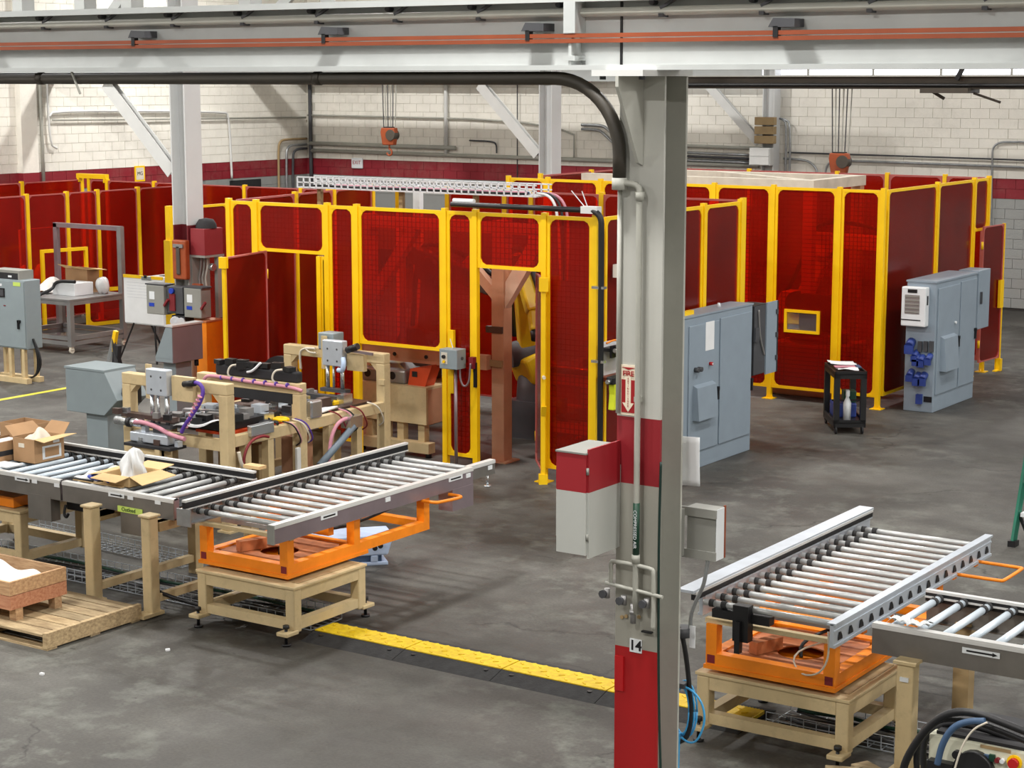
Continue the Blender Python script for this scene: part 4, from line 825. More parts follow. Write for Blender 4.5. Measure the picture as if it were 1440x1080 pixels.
MB().box(-10.20, -10.13, 11.53, 11.545, Z2 - 0.165, Z2).build('end_plate', 'box_grey', c2); MB().box(-11.26, -11.10, 11.565, 11.58, Z2 - 0.15, Z2).build('end_plate', 'galv', c2)
mapy = lambda v: (v[1], v[0], v[2])
for a in (12.15, 14.02):
    p = MB().box(-10.137, -10.132, a, a + 0.22, Z2 - 0.075, Z2 - 0.035).build('arrow_label', 'white', c2); MB().box(-10.132, -10.130, a + 0.03, a + 0.19, Z2 - 0.062, Z2 - 0.048).build('arrow', 'black', p)
for a in (13.05, 14.3, 14.72): MB().box(-10.137 if a < 14.4 else -10.175, -10.130 if a < 14.4 else -10.168, a, a + 0.07, Z2 - 0.085, Z2 - 0.045).build('part_sticker', 'white', c2)
for Y in (12.0, 12.9, 13.65): MB().box(-11.15, -10.2, Y, Y + 0.05, 0.86, 0.895).build('cross_bar', 'galv', c2)
pts = [(-10.16, 13.62, 0.87), (-10.0, 13.62, 0.87), (-9.98, 13.66, 0.87), (-9.98, 14.0, 0.85), (-10.02, 14.05, 0.85), (-10.16, 14.05, 0.85)]
MB().tube(pts, 0.016, 8).build('pull_handle', 'orange', c2)
MB().cyl((-10.22, 14.78, 0.80), (-10.22, 14.78, 0.91), 0.012, 8).cyl((-10.22, 14.78, 0.785), (-10.22, 14.78, 0.80), 0.035, 10).build('end_stop', 'bright_steel', c2)
# ---- right conveyor on the turntable, aluminium profile rails
c3 = thing('roller_conveyor', 'bright aluminium roller conveyor on the orange turntable behind column 14', 'conveyor', (-5.6, 13, 0.9)); Z3 = 1.06
def profile_rail(b, out, a0, a1, h):
    r = mapped(MB().box(a0, a1, b, b + out * 0.03, Z3 - h, Z3), fy).build('side_rail', 'alu', c3, bevel=0.004)
    mapped(MB().box(a0, a1, b - out * 0.02, b + out * 0.045, Z3 - 0.012, Z3 + 0.004).box(a0, a1, b + out * 0.03, b + out * 0.036, Z3 - h * 0.35, Z3 - h * 0.28).box(a0, a1, b + out * 0.03, b + out * 0.04, Z3 - h, Z3 - h + 0.02), fy).build('profile_ridges', 'alu', r)
    return r
rr_ = profile_rail(-5.10, 1, 11.45, 14.50, 0.17); profile_rail(-6.15, -1, 11.60, 14.58, 0.15)
guide_rail(c3, fy, 11.45, 14.58, -6.13, Z3, -1, 0.06)
MB().box(-6.26, -6.13, 11.42, 14.6, Z3 + 0.055, Z3 + 0.075).build('guide_shelf', 'alu', c3)
rollers(c3, 'y', 11.5, 14.5, -5.13, -6.13, Z3 - 0.04, 'roller', r=0.023, pitch=0.178)
for i in range(17):
    a = 11.55 + i * 0.178
    MB().poly3([(-5.066, a - 0.036, Z3 - 0.128), (-5.066, a + 0.036, Z3 - 0.128), (-5.066, a + 0.03, Z3 - 0.105), (-5.066, a + 0.006, Z3 - 0.072), (-5.066, a - 0.018, Z3 - 0.072)], (0.004, 0, 0)).build('axle_bracket', 'black', c3)
    if i % 2 == 0: pass
for Y in (11.95, 12.8, 13.5): MB().box(-6.1, -5.12, Y, Y + 0.05, 0.86, 0.9).build('cross_bar', 'alu_dull', c3)
MB().tube([(-5.12, 13.75, 0.90), (-4.72, 13.75, 0.90), (-4.70, 13.77, 0.90), (-4.70, 14.2, 0.90), (-4.72, 14.22, 0.90), (-5.12, 14.22, 0.90)], 0.014, 8).build('pull_handle', 'orange', c3)
for Y in (13.75, 14.22): MB().box(-5.16, -5.08, Y - 0.03, Y + 0.03, 0.86, 0.91).build('handle_clamp', 'orange', c3)
MB().box(-6.05, -5.6, 11.55, 11.63, 0.93, 0.99).build('motor', 'black', c3); MB().box(-5.86, -5.74, 11.50, 11.58, 0.80, 1.06).box(-5.83, -5.79, 11.47, 11.52, 0.72, 0.95).build('sensor_bracket', 'black', c3)
MB().tube([(-5.14, 11.52, 0.98), (-5.12, 11.5, 0.8), (-5.2, 11.52, 0.66), (-5.4, 11.62, 0.6), (-5.5, 11.7, 0.72), (-5.3, 11.9, 0.8)], 0.007, 6).build('loose_wire', 'sand_white', c3)
# ---- conveyor at the right edge (runs along the ramp direction)
c4 = thing('roller_conveyor', 'grey roller conveyor with pale blue rollers on tan posts near the welder', 'conveyor', (-3.5, 12.3, 0)); Z4, N4, F4_ = 1.0, 11.84, 12.83
side_rail(c4, fx, -4.95, 2.0, N4, Z4, 0.215, -1, 'channel', lip=0.05); side_rail(c4, fx, -4.95, 2.0, F4_, Z4 - 0.03, 0.2, 1, 'channel'); guide_rail(c4, fx, -4.95, 2.0, F4_ - 0.03, Z4 - 0.07, 1, 0.085)
rollers(c4, 'x', -4.93, -2.6, N4, F4_, Z4 - 0.035, 'roller_blue', r=0.027, pitch=0.185)
arrow_label(c4, fx, -4.30, N4 - 0.018, Z4 - 0.08, 1, 0.26)
for X in (-4.66, -3.2, -1.5):
    lg = MB().box(X - 0.06, X + 0.06, 11.72, 11.84, 0.03, 0.78).build('leg', 'tan', c4, bevel=0.012); MB().box(X - 0.08, X + 0.08, 11.70, 11.86, 0.78, 0.80).build('leg_cap', 'tan', lg); MB().box(X - 0.09, X + 0.09, 11.62, 11.88, 0.0, 0.03).build('foot_pad', 'tan', lg)
    MB().box(X - 0.03, X + 0.03, 11.705, 11.72, 0.66, 0.69).build('leg_sticker', 'white', lg); MB().box(X - 0.06, X + 0.06, 12.80, 12.92, 0.0, 0.8).build('leg', 'tan_dark', c4)
tag(MB().grid(16, 6, lambda u, v: (-4.86 + u * 0.28 + 0.02 * math.sin(v * 9), 11.86 + v * 0.10 + 0.03 * math.sin(u * 7), Z4 + 0.012 + 0.03 * abs(math.sin(u * 11 + v * 5)))).build('plastic_wrap', 'plastic_bag', solid=0.004), 'crumpled clear plastic wrap on the rail end of the right edge conveyor', 'plastic wrap')
# ================================================================ cable ramp on the floor
for k in range(5):
    lab = ['first cable ramp section with yellow lid, at the tan stand end', 'second cable ramp section with yellow lid from the left tan stand', 'third cable ramp section with yellow lid from the left tan stand', 'cable ramp section with yellow lid passing behind column 14', 'short yellow lidded end piece of the cable ramp at the right tan stand'][k]
    x0 = -10.09 + 0.972 * k; x1 = x0 + (0.966 if k < 4 else 0.25)
    th = thing('cable_ramp', lab, 'cable ramp', ((x0 + x1) / 2, 12.1, 0), group='cable ramp sections')
    prof = [(11.80, 0.0), (11.98, 0.05), (12.0, 0.05), (12.0, 0.03), (12.24, 0.03), (12.24, 0.05), (12.26, 0.05), (12.44, 0.0)]
    MB().prism(prof, 'x', x0, x1).build('rubber_base', 'rubber', th)
    MB().box(x0 + 0.004, x1 - 0.004, 11.985, 12.24, 0.031, 0.058).build('yellow_lid', 'yellow_bright', th)
    n = 9
    MB().prism([(x0 + 0.01 + i * ((x1 - x0 - 0.02) / (4 * n)), 12.24 + 0.018 * max(0, math.sin(i * PI / 2 + 0.01))) for i in range(4 * n + 1)] + [(x1 - 0.01, 12.235), (x0 + 0.01, 12.235)], 'z', 0.04, 0.057).build('lid_hinge_edge', 'yellow_bright', th)
    for i in range(11 if k < 4 else 2):
        for j in range(3):
            X = x0 + 0.06 + i * 0.085; Y = 12.03 + j * 0.075
            if (i + j) % 2 == 0: MB().obox((X, Y, 0.06), (0.05, 0.014, 0.006), rz=0.7 if j % 2 else -0.7).build('tread', 'yellow_bright', th)
    for X in ((x0 + 0.12, x1 - 0.12) if k < 4 else (x0 + 0.12,)): MB().cyl((X, 11.94, 0.035), (X, 11.94, 0.043), 0.022, 10).build('bolt_hole', 'black', th)
# ================================================================ floor level basket trays with cables
for lab, xa, xb, ya in (('wire basket cable tray on the floor under the long conveyor', -15.0, -10.2, 12.28), ('wire basket cable tray on the floor under the right tan stand', -5.85, -4.4, 12.26)):
    th = thing('cable_tray', lab, 'cable tray', ((xa + xb) / 2, ya, 0)); basket(th, (xa, ya, 0.012), (xb, ya, 0.012), 0.42, 0.11, m='alu', t=0.003, step=0.1, nb=6)
    for i in range(6):
        n = 12; pts = [(xa + 0.1 + (xb - xa - 0.2) * k / n, ya - 0.16 + 0.06 * i + 0.03 * math.sin(k * 1.1 + i * 2), 0.04 + 0.012 * (i % 3)) for k in range(n + 1)]
        MB().tube(pts, 0.015 if i % 2 else 0.01, 6).build('cable', ('black', 'dark_grey', 'black', 'alu_dull', 'black', 'green_dark')[i], th)
th = thing('cable_tray', 'second wire basket tray lying beside the one under the long conveyor', 'cable tray', (-13.3, 13.05, 0)); basket(th, (-15.0, 13.25, 0.012), (-12.6, 13.1, 0.012), 0.2, 0.1, m='alu', t=0.003, step=0.1)
# far left tan stand and orange frame below the long conveyor
s0 = stand('tan stand with orange frame at the left end under the long conveyor', -14.9, -13.72, 11.98, 12.86, 0.62)
MB().box(-14.9, -13.86, 12.03, 12.35, 0.63, 0.73).build('orange_frame', 'orange', s0)
# ================================================================ pallet, crate, blue bin
pl = thing('wooden_pallet', 'weathered wooden pallet on the floor beside the tan posts', 'pallet', (-12.3, 10.95, 0))
for X in (-13.1, -12.42, -11.70): MB().box(X, X + 0.045, 10.40, 11.50, 0.018, 0.115 if X < -12 else 0.15).build('stringer', 'pallet_wood', pl)
for i in range(7):
    Y = 10.40 + i * 0.157; MB().box(-13.1, -11.705, Y, Y + 0.14, 0.115, 0.135).build('deck_board', 'pallet_wood', pl)
for Y in (10.41, 10.9, 11.38): MB().box(-13.1, -11.66, Y, Y + 0.11, 0.0, 0.018).build('bottom_board', 'pallet_wood', pl)
cr = thing('wooden_crate', 'open wooden crate full of white cloth standing on the pallet', 'crate', (-12.7, 10.8, 0.135))
for x in (-13.3, -12.28): MB().box(x, x + 0.08, 10.56, 10.64, 0.135, 0.24).build('skid', 'crate_wood', cr); MB().box(x, x + 0.08, 11.0, 11.08, 0.135, 0.24).build('skid', 'crate_wood', cr)
for k in range(2):
    z = 0.24 + k * 0.125; mm = ('crate_red', 'crate_wood')[k]
    MB().box(-12.22, -12.195, 10.50, 11.14, z, z + 0.12).build('end_board', mm, cr); MB().box(-13.4, -12.22, 10.50, 10.525, z, z + 0.12).build('side_board', mm, cr); MB().box(-13.4, -12.22, 11.115, 11.14, z, z + 0.12).build('side_board', 'crate_wood', cr)
MB().box(-13.4, -12.22, 10.525, 11.115, 0.24, 0.26).build('bottom', 'crate_wood', cr)
tag(MB().grid(22, 14, lambda u, v: (-13.1 + u * 0.82, 10.56 + v * 0.52, 0.36 + 0.13 * math.sin(u * PI) * math.sin(v * PI) + 0.035 * math.sin(u * 11 + v * 6) + 0.025 * math.sin(v * 13 - u * 4))).build('white_cloth', 'cloth', solid=0.01), 'crumpled white cloth heaped in the wooden crate', 'cloth')
bn = thing('storage_bin', 'pale blue storage tote upside down under the galvanised conveyor', 'storage bin', (-11.38, 14.15, 0), math.radians(48))
B = lambda mb, n, m, **k: mb.build(n, m, bn, world=False, **k)
B(MB().prism([(-0.42, 0.10), (0.30, 0.10), (0.36, 0.30), (-0.42, 0.30)], 'y', -0.2, 0.2), 'upper_body', 'bin_blue', bevel=0.015)
B(MB().box(-0.40, 0.24, -0.17, 0.18, 0.02, 0.10), 'recess', 'bin_navy'); B(MB().box(-0.42, 0.30, -0.2, 0.2, 0.0, 0.035).box(0.13, 0.20, -0.2, -0.17, 0.035, 0.10), 'rim', 'bin_blue', bevel=0.008)
t_ = text('lettering', 'zoro', 0.11, (0, 0, 0), (0, 0, 0), 'black', None); t_.data.transform(Matrix.Translation((-0.02, -0.2015, 0.165)) @ Euler((PI / 2, PI, 0)).to_matrix().to_4x4()); t_.parent = bn
B(MB().cyl((0.17, -0.2, 0.175), (0.17, -0.202, 0.175), 0.026, 14).cyl((0.225, -0.2, 0.195), (0.225, -0.202, 0.195), 0.026, 14), 'logo_dots', 'black')
# ================================================================ things lying on the long conveyor
ZT = LZ - 0.011
def carton(label, x0, x1, y0, y1, h, m, flaps=True, name='cardboard_box'):
    th = thing(name, label, 'box', ((x0 + x1) / 2, (y0 + y1) / 2, ZT)); t = 0.006
    MB().box(x0, x1, y0, y0 + t, ZT, ZT + h).box(x0, x1, y1 - t, y1, ZT, ZT + h).box(x0, x0 + t, y0 + t, y1 - t, ZT, ZT + h).box(x1 - t, x1, y0 + t, y1 - t, ZT, ZT + h).box(x0, x1, y0, y1, ZT, ZT + t).build('carton', m, th)
    return th
b1 = carton('brown cardboard box with white paper label and raised flaps on the conveyor', -14.12, -13.82, 12.28, 12.66, 0.24, 'card')
zz = ZT + 0.24
MB().poly3([(-14.12, 12.28, zz), (-14.12, 12.66, zz), (-14.26, 12.66, zz + 0.09), (-14.26, 12.30, zz + 0.09)], (0.006, 0, 0.004)).build('flap', 'card', b1)
MB().poly3([(-13.82, 12.28, zz), (-13.82, 12.66, zz), (-13.66, 12.68, zz + 0.02), (-13.66, 12.26, zz - 0.01)], (0, 0, 0.005)).build('flap', 'card_light', b1); MB().poly3([(-14.12, 12.66, zz), (-13.82, 12.66, zz), (-13.84, 12.76, zz + 0.10), (-14.10, 12.76, zz + 0.10)], (0, 0.005, 0)).build('flap', 'card', b1)
lb = MB().box(-13.82, -13.817, 12.38, 12.62, ZT + 0.03, ZT + 0.16).build('paper_label', 'white', b1); MB().box(-13.817, -13.815, 12.41, 12.59, ZT + 0.05, ZT + 0.14).build('label_panel', 'card', lb); MB().box(-13.82, -13.817, 12.52, 12.6, ZT + 0.175, ZT + 0.22).build('shipping_tag', 'white', b1); MB().box(-14.04, -13.96, 12.276, 12.28, ZT + 0.15, ZT + 0.19).build('tape_tag', 'sand_white', b1)
tag(MB().grid(12, 10, lambda u, v: (-14.08 + u * 0.22 + 0.02 * math.sin(v * 8), 12.32 + v * 0.3, ZT + 0.17 + 0.13 * math.sin(u * PI) ** 0.7 * math.sin(v * PI) + 0.03 * math.sin(u * 9 + v * 4))).build('wrapping_paper', 'sand_white', solid=0.004), 'crumpled packing paper in the labelled cardboard box', 'paper')
b2 = carton('yellow and dark carton holding white packing at the left end of the conveyor', -14.42, -14.16, 12.12, 12.5, 0.20, 'card'); MB().box(-14.43, -14.15, 12.112, 12.12, ZT, ZT + 0.17).build('yellow_face', 'yellow', b2); MB().box(-14.16, -14.157, 12.14, 12.48, ZT + 0.06, ZT + 0.11).build('dark_band', 'black_soft', b2); MB().box(-14.40, -14.18, 12.14, 12.48, ZT + 0.14, ZT + 0.185).build('packing', 'cloth', b2, bevel=0.03)
b3 = carton('tall open brown carton behind the yellow carton', -14.6, -14.2, 12.54, 12.86, 0.30, 'card')
MB().box(-14.2, -13.9, 12.0, 12.2, ZT, ZT + 0.012).build('paper_sheet', 'paper'); tag(bpy.data.objects['paper_sheet'], 'white paper sheet on the rollers below the labelled box', 'paper')
b4 = carton('open light cardboard box with splayed flaps and clear plastic bag', -12.62, -12.28, 12.02, 12.42, 0.10, 'card_light'); zz = ZT + 0.10
MB().poly3([(-12.62, 12.02, zz), (-12.28, 12.02, zz), (-12.34, 11.90, zz - 0.04), (-12.66, 11.90, zz - 0.03)], (0, 0, 0.005)).build('flap', 'card_light', b4)
MB().poly3([(-12.28, 12.02, zz), (-12.28, 12.42, zz), (-12.12, 12.46, zz - 0.04), (-12.12, 12.02, zz - 0.06)], (0, 0, 0.005)).build('flap', 'card_light', b4); MB().poly3([(-12.62, 12.02, zz), (-12.62, 12.42, zz), (-12.80, 12.44, zz - 0.02), (-12.80, 12.0, zz - 0.03)], (0, 0, 0.005)).build('flap', 'card_light', b4); MB().poly3([(-12.62, 12.42, zz), (-12.28, 12.42, zz), (-12.28, 12.6, zz + 0.02), (-12.62, 12.6, zz + 0.02)], (0, 0, 0.005)).build('flap', 'card_light', b4)
def bag(u, v):
    a = u * 2 * PI; r = (0.10 + 0.035 * math.sin(3 * a + v * 5) + 0.02 * math.sin(7 * a)) * (1.15 - 0.3 * v) * (math.sin(PI * min(1, (1 - v) * 1.6 + 0.0) / 2) ** 0.5 if v > 0.4 else 1)
    return (-12.44 + r * math.cos(a) * 0.8, 12.24 + r * math.sin(a), ZT + 0.03 + v * 0.30)
tag(MB().grid(28, 12, bag).build('plastic_bag', 'plastic_bag'), 'translucent white plastic bag standing in the open light box', 'plastic bag')
tag(MB().grid(14, 8, lambda u, v: (-13.02 + u * 0.32, 12.02 + v * 0.3, ZT + 0.01 + 0.06 * math.sin(u * PI) * math.sin(v * PI) + 0.012 * math.sin(u * 13 + v * 9))).build('wrapped_parts', 'plastic_bag', solid=0.004), 'clear bag of small parts on the rollers', 'plastic bag')
tag(MB().box(-12.98, -12.35, 11.98, 12.5, ZT, ZT + 0.008).build('card_sheet', 'card_light'), 'flat cardboard sheet under the open light box', 'cardboard')
tag(MB().grid(10, 8, lambda u, v: (-12.9 + u * 0.22, 12.3 + v * 0.24, ZT + 0.02 + 0.05 * abs(math.sin(u * 5 + v * 3)))).build('crumpled_paper', 'sand_white', solid=0.004), 'crumpled cream paper beside the blue glove', 'paper')
gl = MB(); gl.grid(14, 10, lambda u, v: (-12.75 + 0.09 * math.sin(v * PI) * math.cos(u * 2 * PI) + 0.02 * math.sin(u * 9), 12.06 + 0.05 * math.sin(v * PI) * math.sin(u * 2 * PI), ZT + 0.04 - 0.03 * math.cos(v * PI)))
for i in range(4): gl.tube([(-12.68, 12.04 + i * 0.02, ZT + 0.035), (-12.60, 12.02 + i * 0.03, ZT + 0.04), (-12.54, 12.01 + i * 0.035, ZT + 0.025)], 0.011, 6)
tag(gl.build('work_glove', 'blue'), 'blue work glove lying beside the open light box', 'glove')
tag(MB().cyl((-13.0, 11.98, ZT + 0.02), (-12.72, 11.99, ZT + 0.02), 0.009, 8).build('marker_pen', 'black'), 'thin black marker pen at the rail edge near the blue glove', 'pen')
# ================================================================ on and around column 14
fs = thing('fire_sign', 'red and cream fire extinguisher arrow sign on column 14', 'sign', (-5.64, 9.645, 2.7))
MB().box(-5.692, -5.584, 9.642, 9.648, 2.71, 3.015).build('plate', 'sign_cream', fs)
MB().box(-5.685, -5.591, 9.640, 9.642, 2.725, 2.925).build('red_field', 'sign_red', fs); MB().prism([(-5.685, 3.0), (-5.591, 3.0), (-5.638, 2.985)], 'y', 9.640, 9.642).build('top_arrow', 'sign_red', fs)
MB().prism([(-5.656, 2.955), (-5.620, 2.955), (-5.620, 2.785), (-5.598, 2.785), (-5.638, 2.730), (-5.678, 2.785), (-5.656, 2.785)], 'y', 9.638, 9.640).build('white_arrow', 'sign_cream', fs)
text('fire_lettering', 'FIRE', 0.042, (-5.638, 9.6375, 2.962), FRONT, 'sign_red', fs, ext=0.0006, bold=0.0012)
for i, ch in enumerate('EXTINGUISHER'): text('letter', ch, 0.016, (-5.638, 9.6372, 2.932 - i * 0.0152), FRONT, 'sign_red', fs, ext=0.0006)
np_ = thing('number_plate', 'white number plate reading 14 on the column', 'number plate', (-5.57, 9.645, 1.28))
MB().box(-5.612, -5.528, 9.642, 9.649, 1.243, 1.327).build('plate', 'white', np_); text('numerals', '14', 0.088, (-5.57, 9.6405, 1.285), FRONT, 'black', np_, bold=0.002)
ap = thing('air_pipe', 'painted compressed air drop pipe with valve manifold on column 14', 'pipe', (-5.565, 9.6, 1.4))
MB().tube([(-5.72, 9.60, 4.10), (-5.60, 9.60, 4.10), (-5.56, 9.60, 4.085), (-5.55, 9.60, 4.05), (-5.55, 9.60, 1.50)], 0.019, 9).build('drop_pipe', 'pipe_grey', ap)
for z in (4.0, 1.82): MB().cyl((-5.55, 9.60, z), (-5.55, 9.60, z + 0.05), 0.026, 9).build('coupling', 'pipe_grey', ap)
MB().box(-5.585, -5.545, 9.615, 9.65, 2.8, 2.83).box(-5.585, -5.545, 9.615, 9.65, 4.02, 4.05).build('strap', 'pipe_grey', ap)
lb_ = MB().cyl((-5.55, 9.60, 1.87), (-5.55, 9.60, 2.19), 0.0205, 12).build('pipe_marker', 'green_dark', ap, label='dark green pipe marker with white lettering')
text('marker_lettering', 'COMPRESSED AIR', 0.03, (-5.548, 9.5785, 2.03), (PI / 2, PI / 2, 0), 'white', lb_, ext=0.0005)
MB().tube([(-5.725, 9.60, 1.66), (-5.725, 9.60, 1.79), (-5.715, 9.60, 1.81), (-5.44, 9.60, 1.80), (-5.425, 9.60, 1.78), (-5.425, 9.60, 1.42)], 0.014, 8).build('loop_pipe', 'pipe_grey', ap)
MB().cyl((-5.76, 9.595, 1.665), (-5.36, 9.595, 1.635), 0.012, 8).build('cross_pipe', 'pipe_grey', ap)
MB().cyl((-5.565, 9.60, 1.44), (-5.565, 9.60, 1.56), 0.018, 8).cyl((-5.565, 9.6, 1.50), (-5.565, 9.6, 1.52), 0.024, 8).build('drain_cock', 'alu_dull', ap)
for (X, z) in ((-5.75, 1.60), (-5.63, 1.575), (-5.47, 1.58)):
    v = MB().cyl((X, 9.60, z - 0.03), (X, 9.60, z + 0.03), 0.018, 8).build('valve', 'alu_dull', ap); MB().cyl((X - 0.01, 9.575, z), (X - 0.01, 9.555, z), 0.026, 8).build('valve_wheel', 'dark_grey', v)
MB().box(-5.52, -5.45, 9.62, 9.645, 1.385, 1.395).build('hook_bar', 'black', ap)
for (X, z) in ((-5.64, 1.46), (-5.55, 1.47), (-5.67, 1.45)): MB().cyl((X, 9.640, z), (X, 9.652, z), 0.012, 8).build('bolt', 'tan_dark', c14)
ph = MB().box(-5.715, -5.655, 9.638, 9.65, 0.98, 1.20).build('red_pad', 'cherry_red', c14)
gh_ = MB().tube([(-5.405, 9.635, 2.45), (-5.41, 9.63, 2.0), (-5.405, 9.63, 1.4), (-5.40, 9.64, 0.9), (-5.37, 9.63, 0.4), (-5.36, 9.6, 0.0)], 0.008, 7).build('green_hose', 'hose_green'); tag(gh_, 'dark green hose hanging down the edge of column 14', 'hose')
fbx = thing('electrical_cabinet', 'red topped grey electrical box hung on the left of column 14', 'electrical box', (-5.8, 9.45, 1.9))
MB().box(-5.91, -5.705, 9.27, 9.645, 1.91, 2.52).build('body', 'box_paint', fbx); MB().box(-5.915, -5.70, 9.265, 9.645, 2.52, 2.53).build('lid', 'box_grey', fbx)
MB().box(-5.705, -5.692, 9.285, 9.645, 1.89, 2.55).build('door', 'box_paint', fbx); MB().box(-5.925, -5.91, 9.29, 9.6, 2.0, 2.45).build('rear_flange', 'box_paint', fbx); MB().box(-5.74, -5.69, 9.645, 9.65, 2.2, 2.4).build('mount', 'box_grey', fbx)
for z in (2.02, 2.42): MB().cyl((-5.695, 9.275, z - 0.02), (-5.695, 9.275, z + 0.02), 0.008, 6).build('hinge', 'box_grey', fbx)
rbx = thing('junction_box', 'grey box with white side and red edge strapped right of column 14', 'electrical box', (-5.34, 10.05, 1.8))
MB().box(-5.42, -5.22, 10.0, 10.11, 1.79, 2.11).build('body', 'box_grey', rbx); MB().box(-5.222, -5.216, 10.0, 10.10, 1.79, 2.11).build('white_side', 'white', rbx); MB().box(-5.222, -5.214, 10.10, 10.12, 1.79, 2.12).build('red_edge', 'copper', rbx)
for z in (1.79, 2.055): MB().box(-5.48, -5.215, 9.985, 10.0, z, z + 0.055).build('strap', 'box_grey', rbx)
MB().box(-5.48, -5.43, 9.94, 9.985, 1.8, 2.1).build('mount_plate', 'box_grey', rbx)
tg_ = thing('hanging_tag', 'white plastic placard hanging beside column 14 with copper strip below', 'placard', (-5.4, 9.98, 1.85))
MB().grid(6, 8, lambda u, v: (-5.49 + u * 0.165, 9.975 + 0.01 * math.sin(u * 3 + v * 2), 2.24 + v * 0.305 + 0.01 * u)).build('sheet', 'paper', tg_, solid=0.008); MB().box(-5.5, -5.45, 9.955, 9.965, 1.87, 2.24).build('white_strip', 'white', tg_); MB().box(-5.45, -5.44, 9.955, 9.965, 1.87, 2.24).build('copper_strip', 'copper', tg_)
fc = thing('flex_conduit', 'grey flexible conduit hanging from the junction box to a white tag', 'conduit', (-5.3, 10, 1.3))
MB().tube([(-5.28, 10.02, 1.80), (-5.285, 10.0, 1.70), (-5.30, 10.0, 1.62), (-5.36, 10.0, 1.50), (-5.385, 10.0, 1.42), (-5.385, 10.0, 1.33)], 0.013, 8).build('conduit', 'galv', fc); MB().box(-5.385, -5.345, 9.985, 9.99, 1.22, 1.36).build('tag', 'white', fc); MB().cyl((-5.44, 10.0, 1.28), (-5.44, 10.0, 1.34), 0.06, 14).build('gland_box', 'dark_grey', fc)
bc = MB().tube([ZY(954, 878, 10.0)[:1] + (9.97, 1.36), (-5.43, 9.98, 1.30), (-5.40, 10.0, 1.08), (-5.375, 10.0, 0.85), (-5.375, 10.0, 0.72), (-5.40, 10.0, 0.62), (-5.46, 9.98, 0.585)], 0.016, 8).build('black_cable', 'black'); tag(bc, 'thick black cable looping beside the foot of column 14', 'cable')
bh = thing('air_hose', 'coiled bright blue air hose hanging at the foot of column 14', 'hose', (-5.42, 10.0, 0.8))
for k in range(4):
    pts = [(-5.43 + (0.05 + 0.012 * k) * math.cos(a), 9.99 + 0.012 * k, 0.80 + (0.15 + 0.012 * k) * math.sin(a)) for a in [2 * PI * i / 20 for i in range(21)]]; MB().tube(pts, 0.007, 6).build('coil', 'hose_cyan', bh)
MB().tube([(-5.47, 9.98, 0.97), (-5.36, 9.98, 0.955), (-5.28, 9.98, 0.88), (-5.26, 9.98, 0.76), (-5.31, 9.98, 0.63), (-5.37, 9.98, 0.60), (-5.43, 9.98, 0.63)], 0.007, 6).build('loose_loop', 'hose_cyan', bh); MB().tube([(-5.44, 9.97, 0.66), (-5.445, 9.97, 0.4), (-5.45, 9.97, 0.1), (-5.42, 9.97, 0.03)], 0.010, 6).build('tail', 'hose_cyan', bh); MB().box(-5.47, -5.40, 9.955, 10.03, 0.955, 0.985).build('hanger', 'dark_grey', bh)
# ================================================================ grey electrical cabinets
def door_on_x(th, X, y0, y1, z0, z1, m='cab_blue', name='door'):
    return MB().box(X, X + 0.018, y0, y1, z0, z1).build(name, m, th, bevel=0.006)
def latch(par, X, y, z, m='black', h=0.16): MB().box(X, X + 0.03, y - 0.015, y + 0.015, z, z + h).box(X, X + 0.035, y - 0.03, y + 0.015, z + h - 0.045, z + h).build('handle', m, par)
mcb = thing('electrical_cabinet', 'grey blue twin door electrical cabinet right behind column 14', 'cabinet', (-10.9, 20.5, 0)); X = -10.73
MB().box(-11.05, X, 19.65, 21.45, 0.0, 1.88).build('body', 'cab_blue', mcb, bevel=0.008); MB().box(-11.055, X + 0.01, 19.64, 21.46, 1.88, 1.90).build('lid', 'pink' if False else 'cab_blue', mcb)
d1 = door_on_x(mcb, X, 19.76, 20.52, 0.22, 1.78); d2 = door_on_x(mcb, X, 20.56, 21.40, 0.22, 1.80); X2 = X + 0.018
latch(d1, X2, 20.48, 0.80)
MB().box(X2, X2 + 0.004, 20.16, 20.38, 1.44, 1.79).build('paper_sheet', 'paper', d1); MB().prism([(X2, 0.62), (X2 + 0.09, 0.62), (X2 + 0.06, 1.02), (X2, 1.05)], 'y', 19.86, 20.36).build('document_pocket', 'cab_blue', d1)
MB().cyl((X2, 19.9, 1.24), (X2 + 0.06, 19.9, 1.24), 0.03, 10).cyl((X2, 19.98, 1.24), (X2 + 0.06, 19.98, 1.24), 0.03, 10).build('selector_switches', 'dark_grey', d1); MB().cyl((X2, 20.28, 1.27), (X2 + 0.04, 20.28, 1.27), 0.022, 10).build('red_button', 'cherry_red', d1); MB().cyl((X2 + 0.04, 20.28, 1.27), (X2 + 0.045, 20.28, 1.27), 0.012, 8).build('button_cap', 'white', d1)
MB().box(-11.0, X + 0.01, 21.46, 21.86, 0.96, 1.86).build('side_enclosure', 'black_soft', mcb); so = MB().box(X + 0.01, X + 0.03, 21.80, 22.12, 0.94, 1.87).build('open_door', 'cab_blue', mcb); MB().box(X + 0.031, X + 0.035, 22.10, 22.13, 0.94, 1.87).build('gasket', 'black', so)
for z in (1.1, 1.4, 1.7): MB().box(X + 0.03, X + 0.05, 22.06, 22.1, z, z + 0.06).build('clip', 'dark_grey', so)
MB().box(X + 0.011, X + 0.02, 21.47, 21.78, 0.97, 1.85).build('inner_panel', 'dark_grey', mcb); MB().tube([(X + 0.03, 21.56, 1.8), (X + 0.03, 21.6, 1.5), (X + 0.03, 21.66, 1.35), (X + 0.03, 21.75, 1.2)], 0.014, 6).build('wiring', 'alu_dull', mcb); MB().box(X + 0.02, X + 0.05, 21.45, 21.56, 1.40, 1.58).build('drive_unit', 'dark_grey', mcb); latch(mcb, X, 21.43, 0.78)
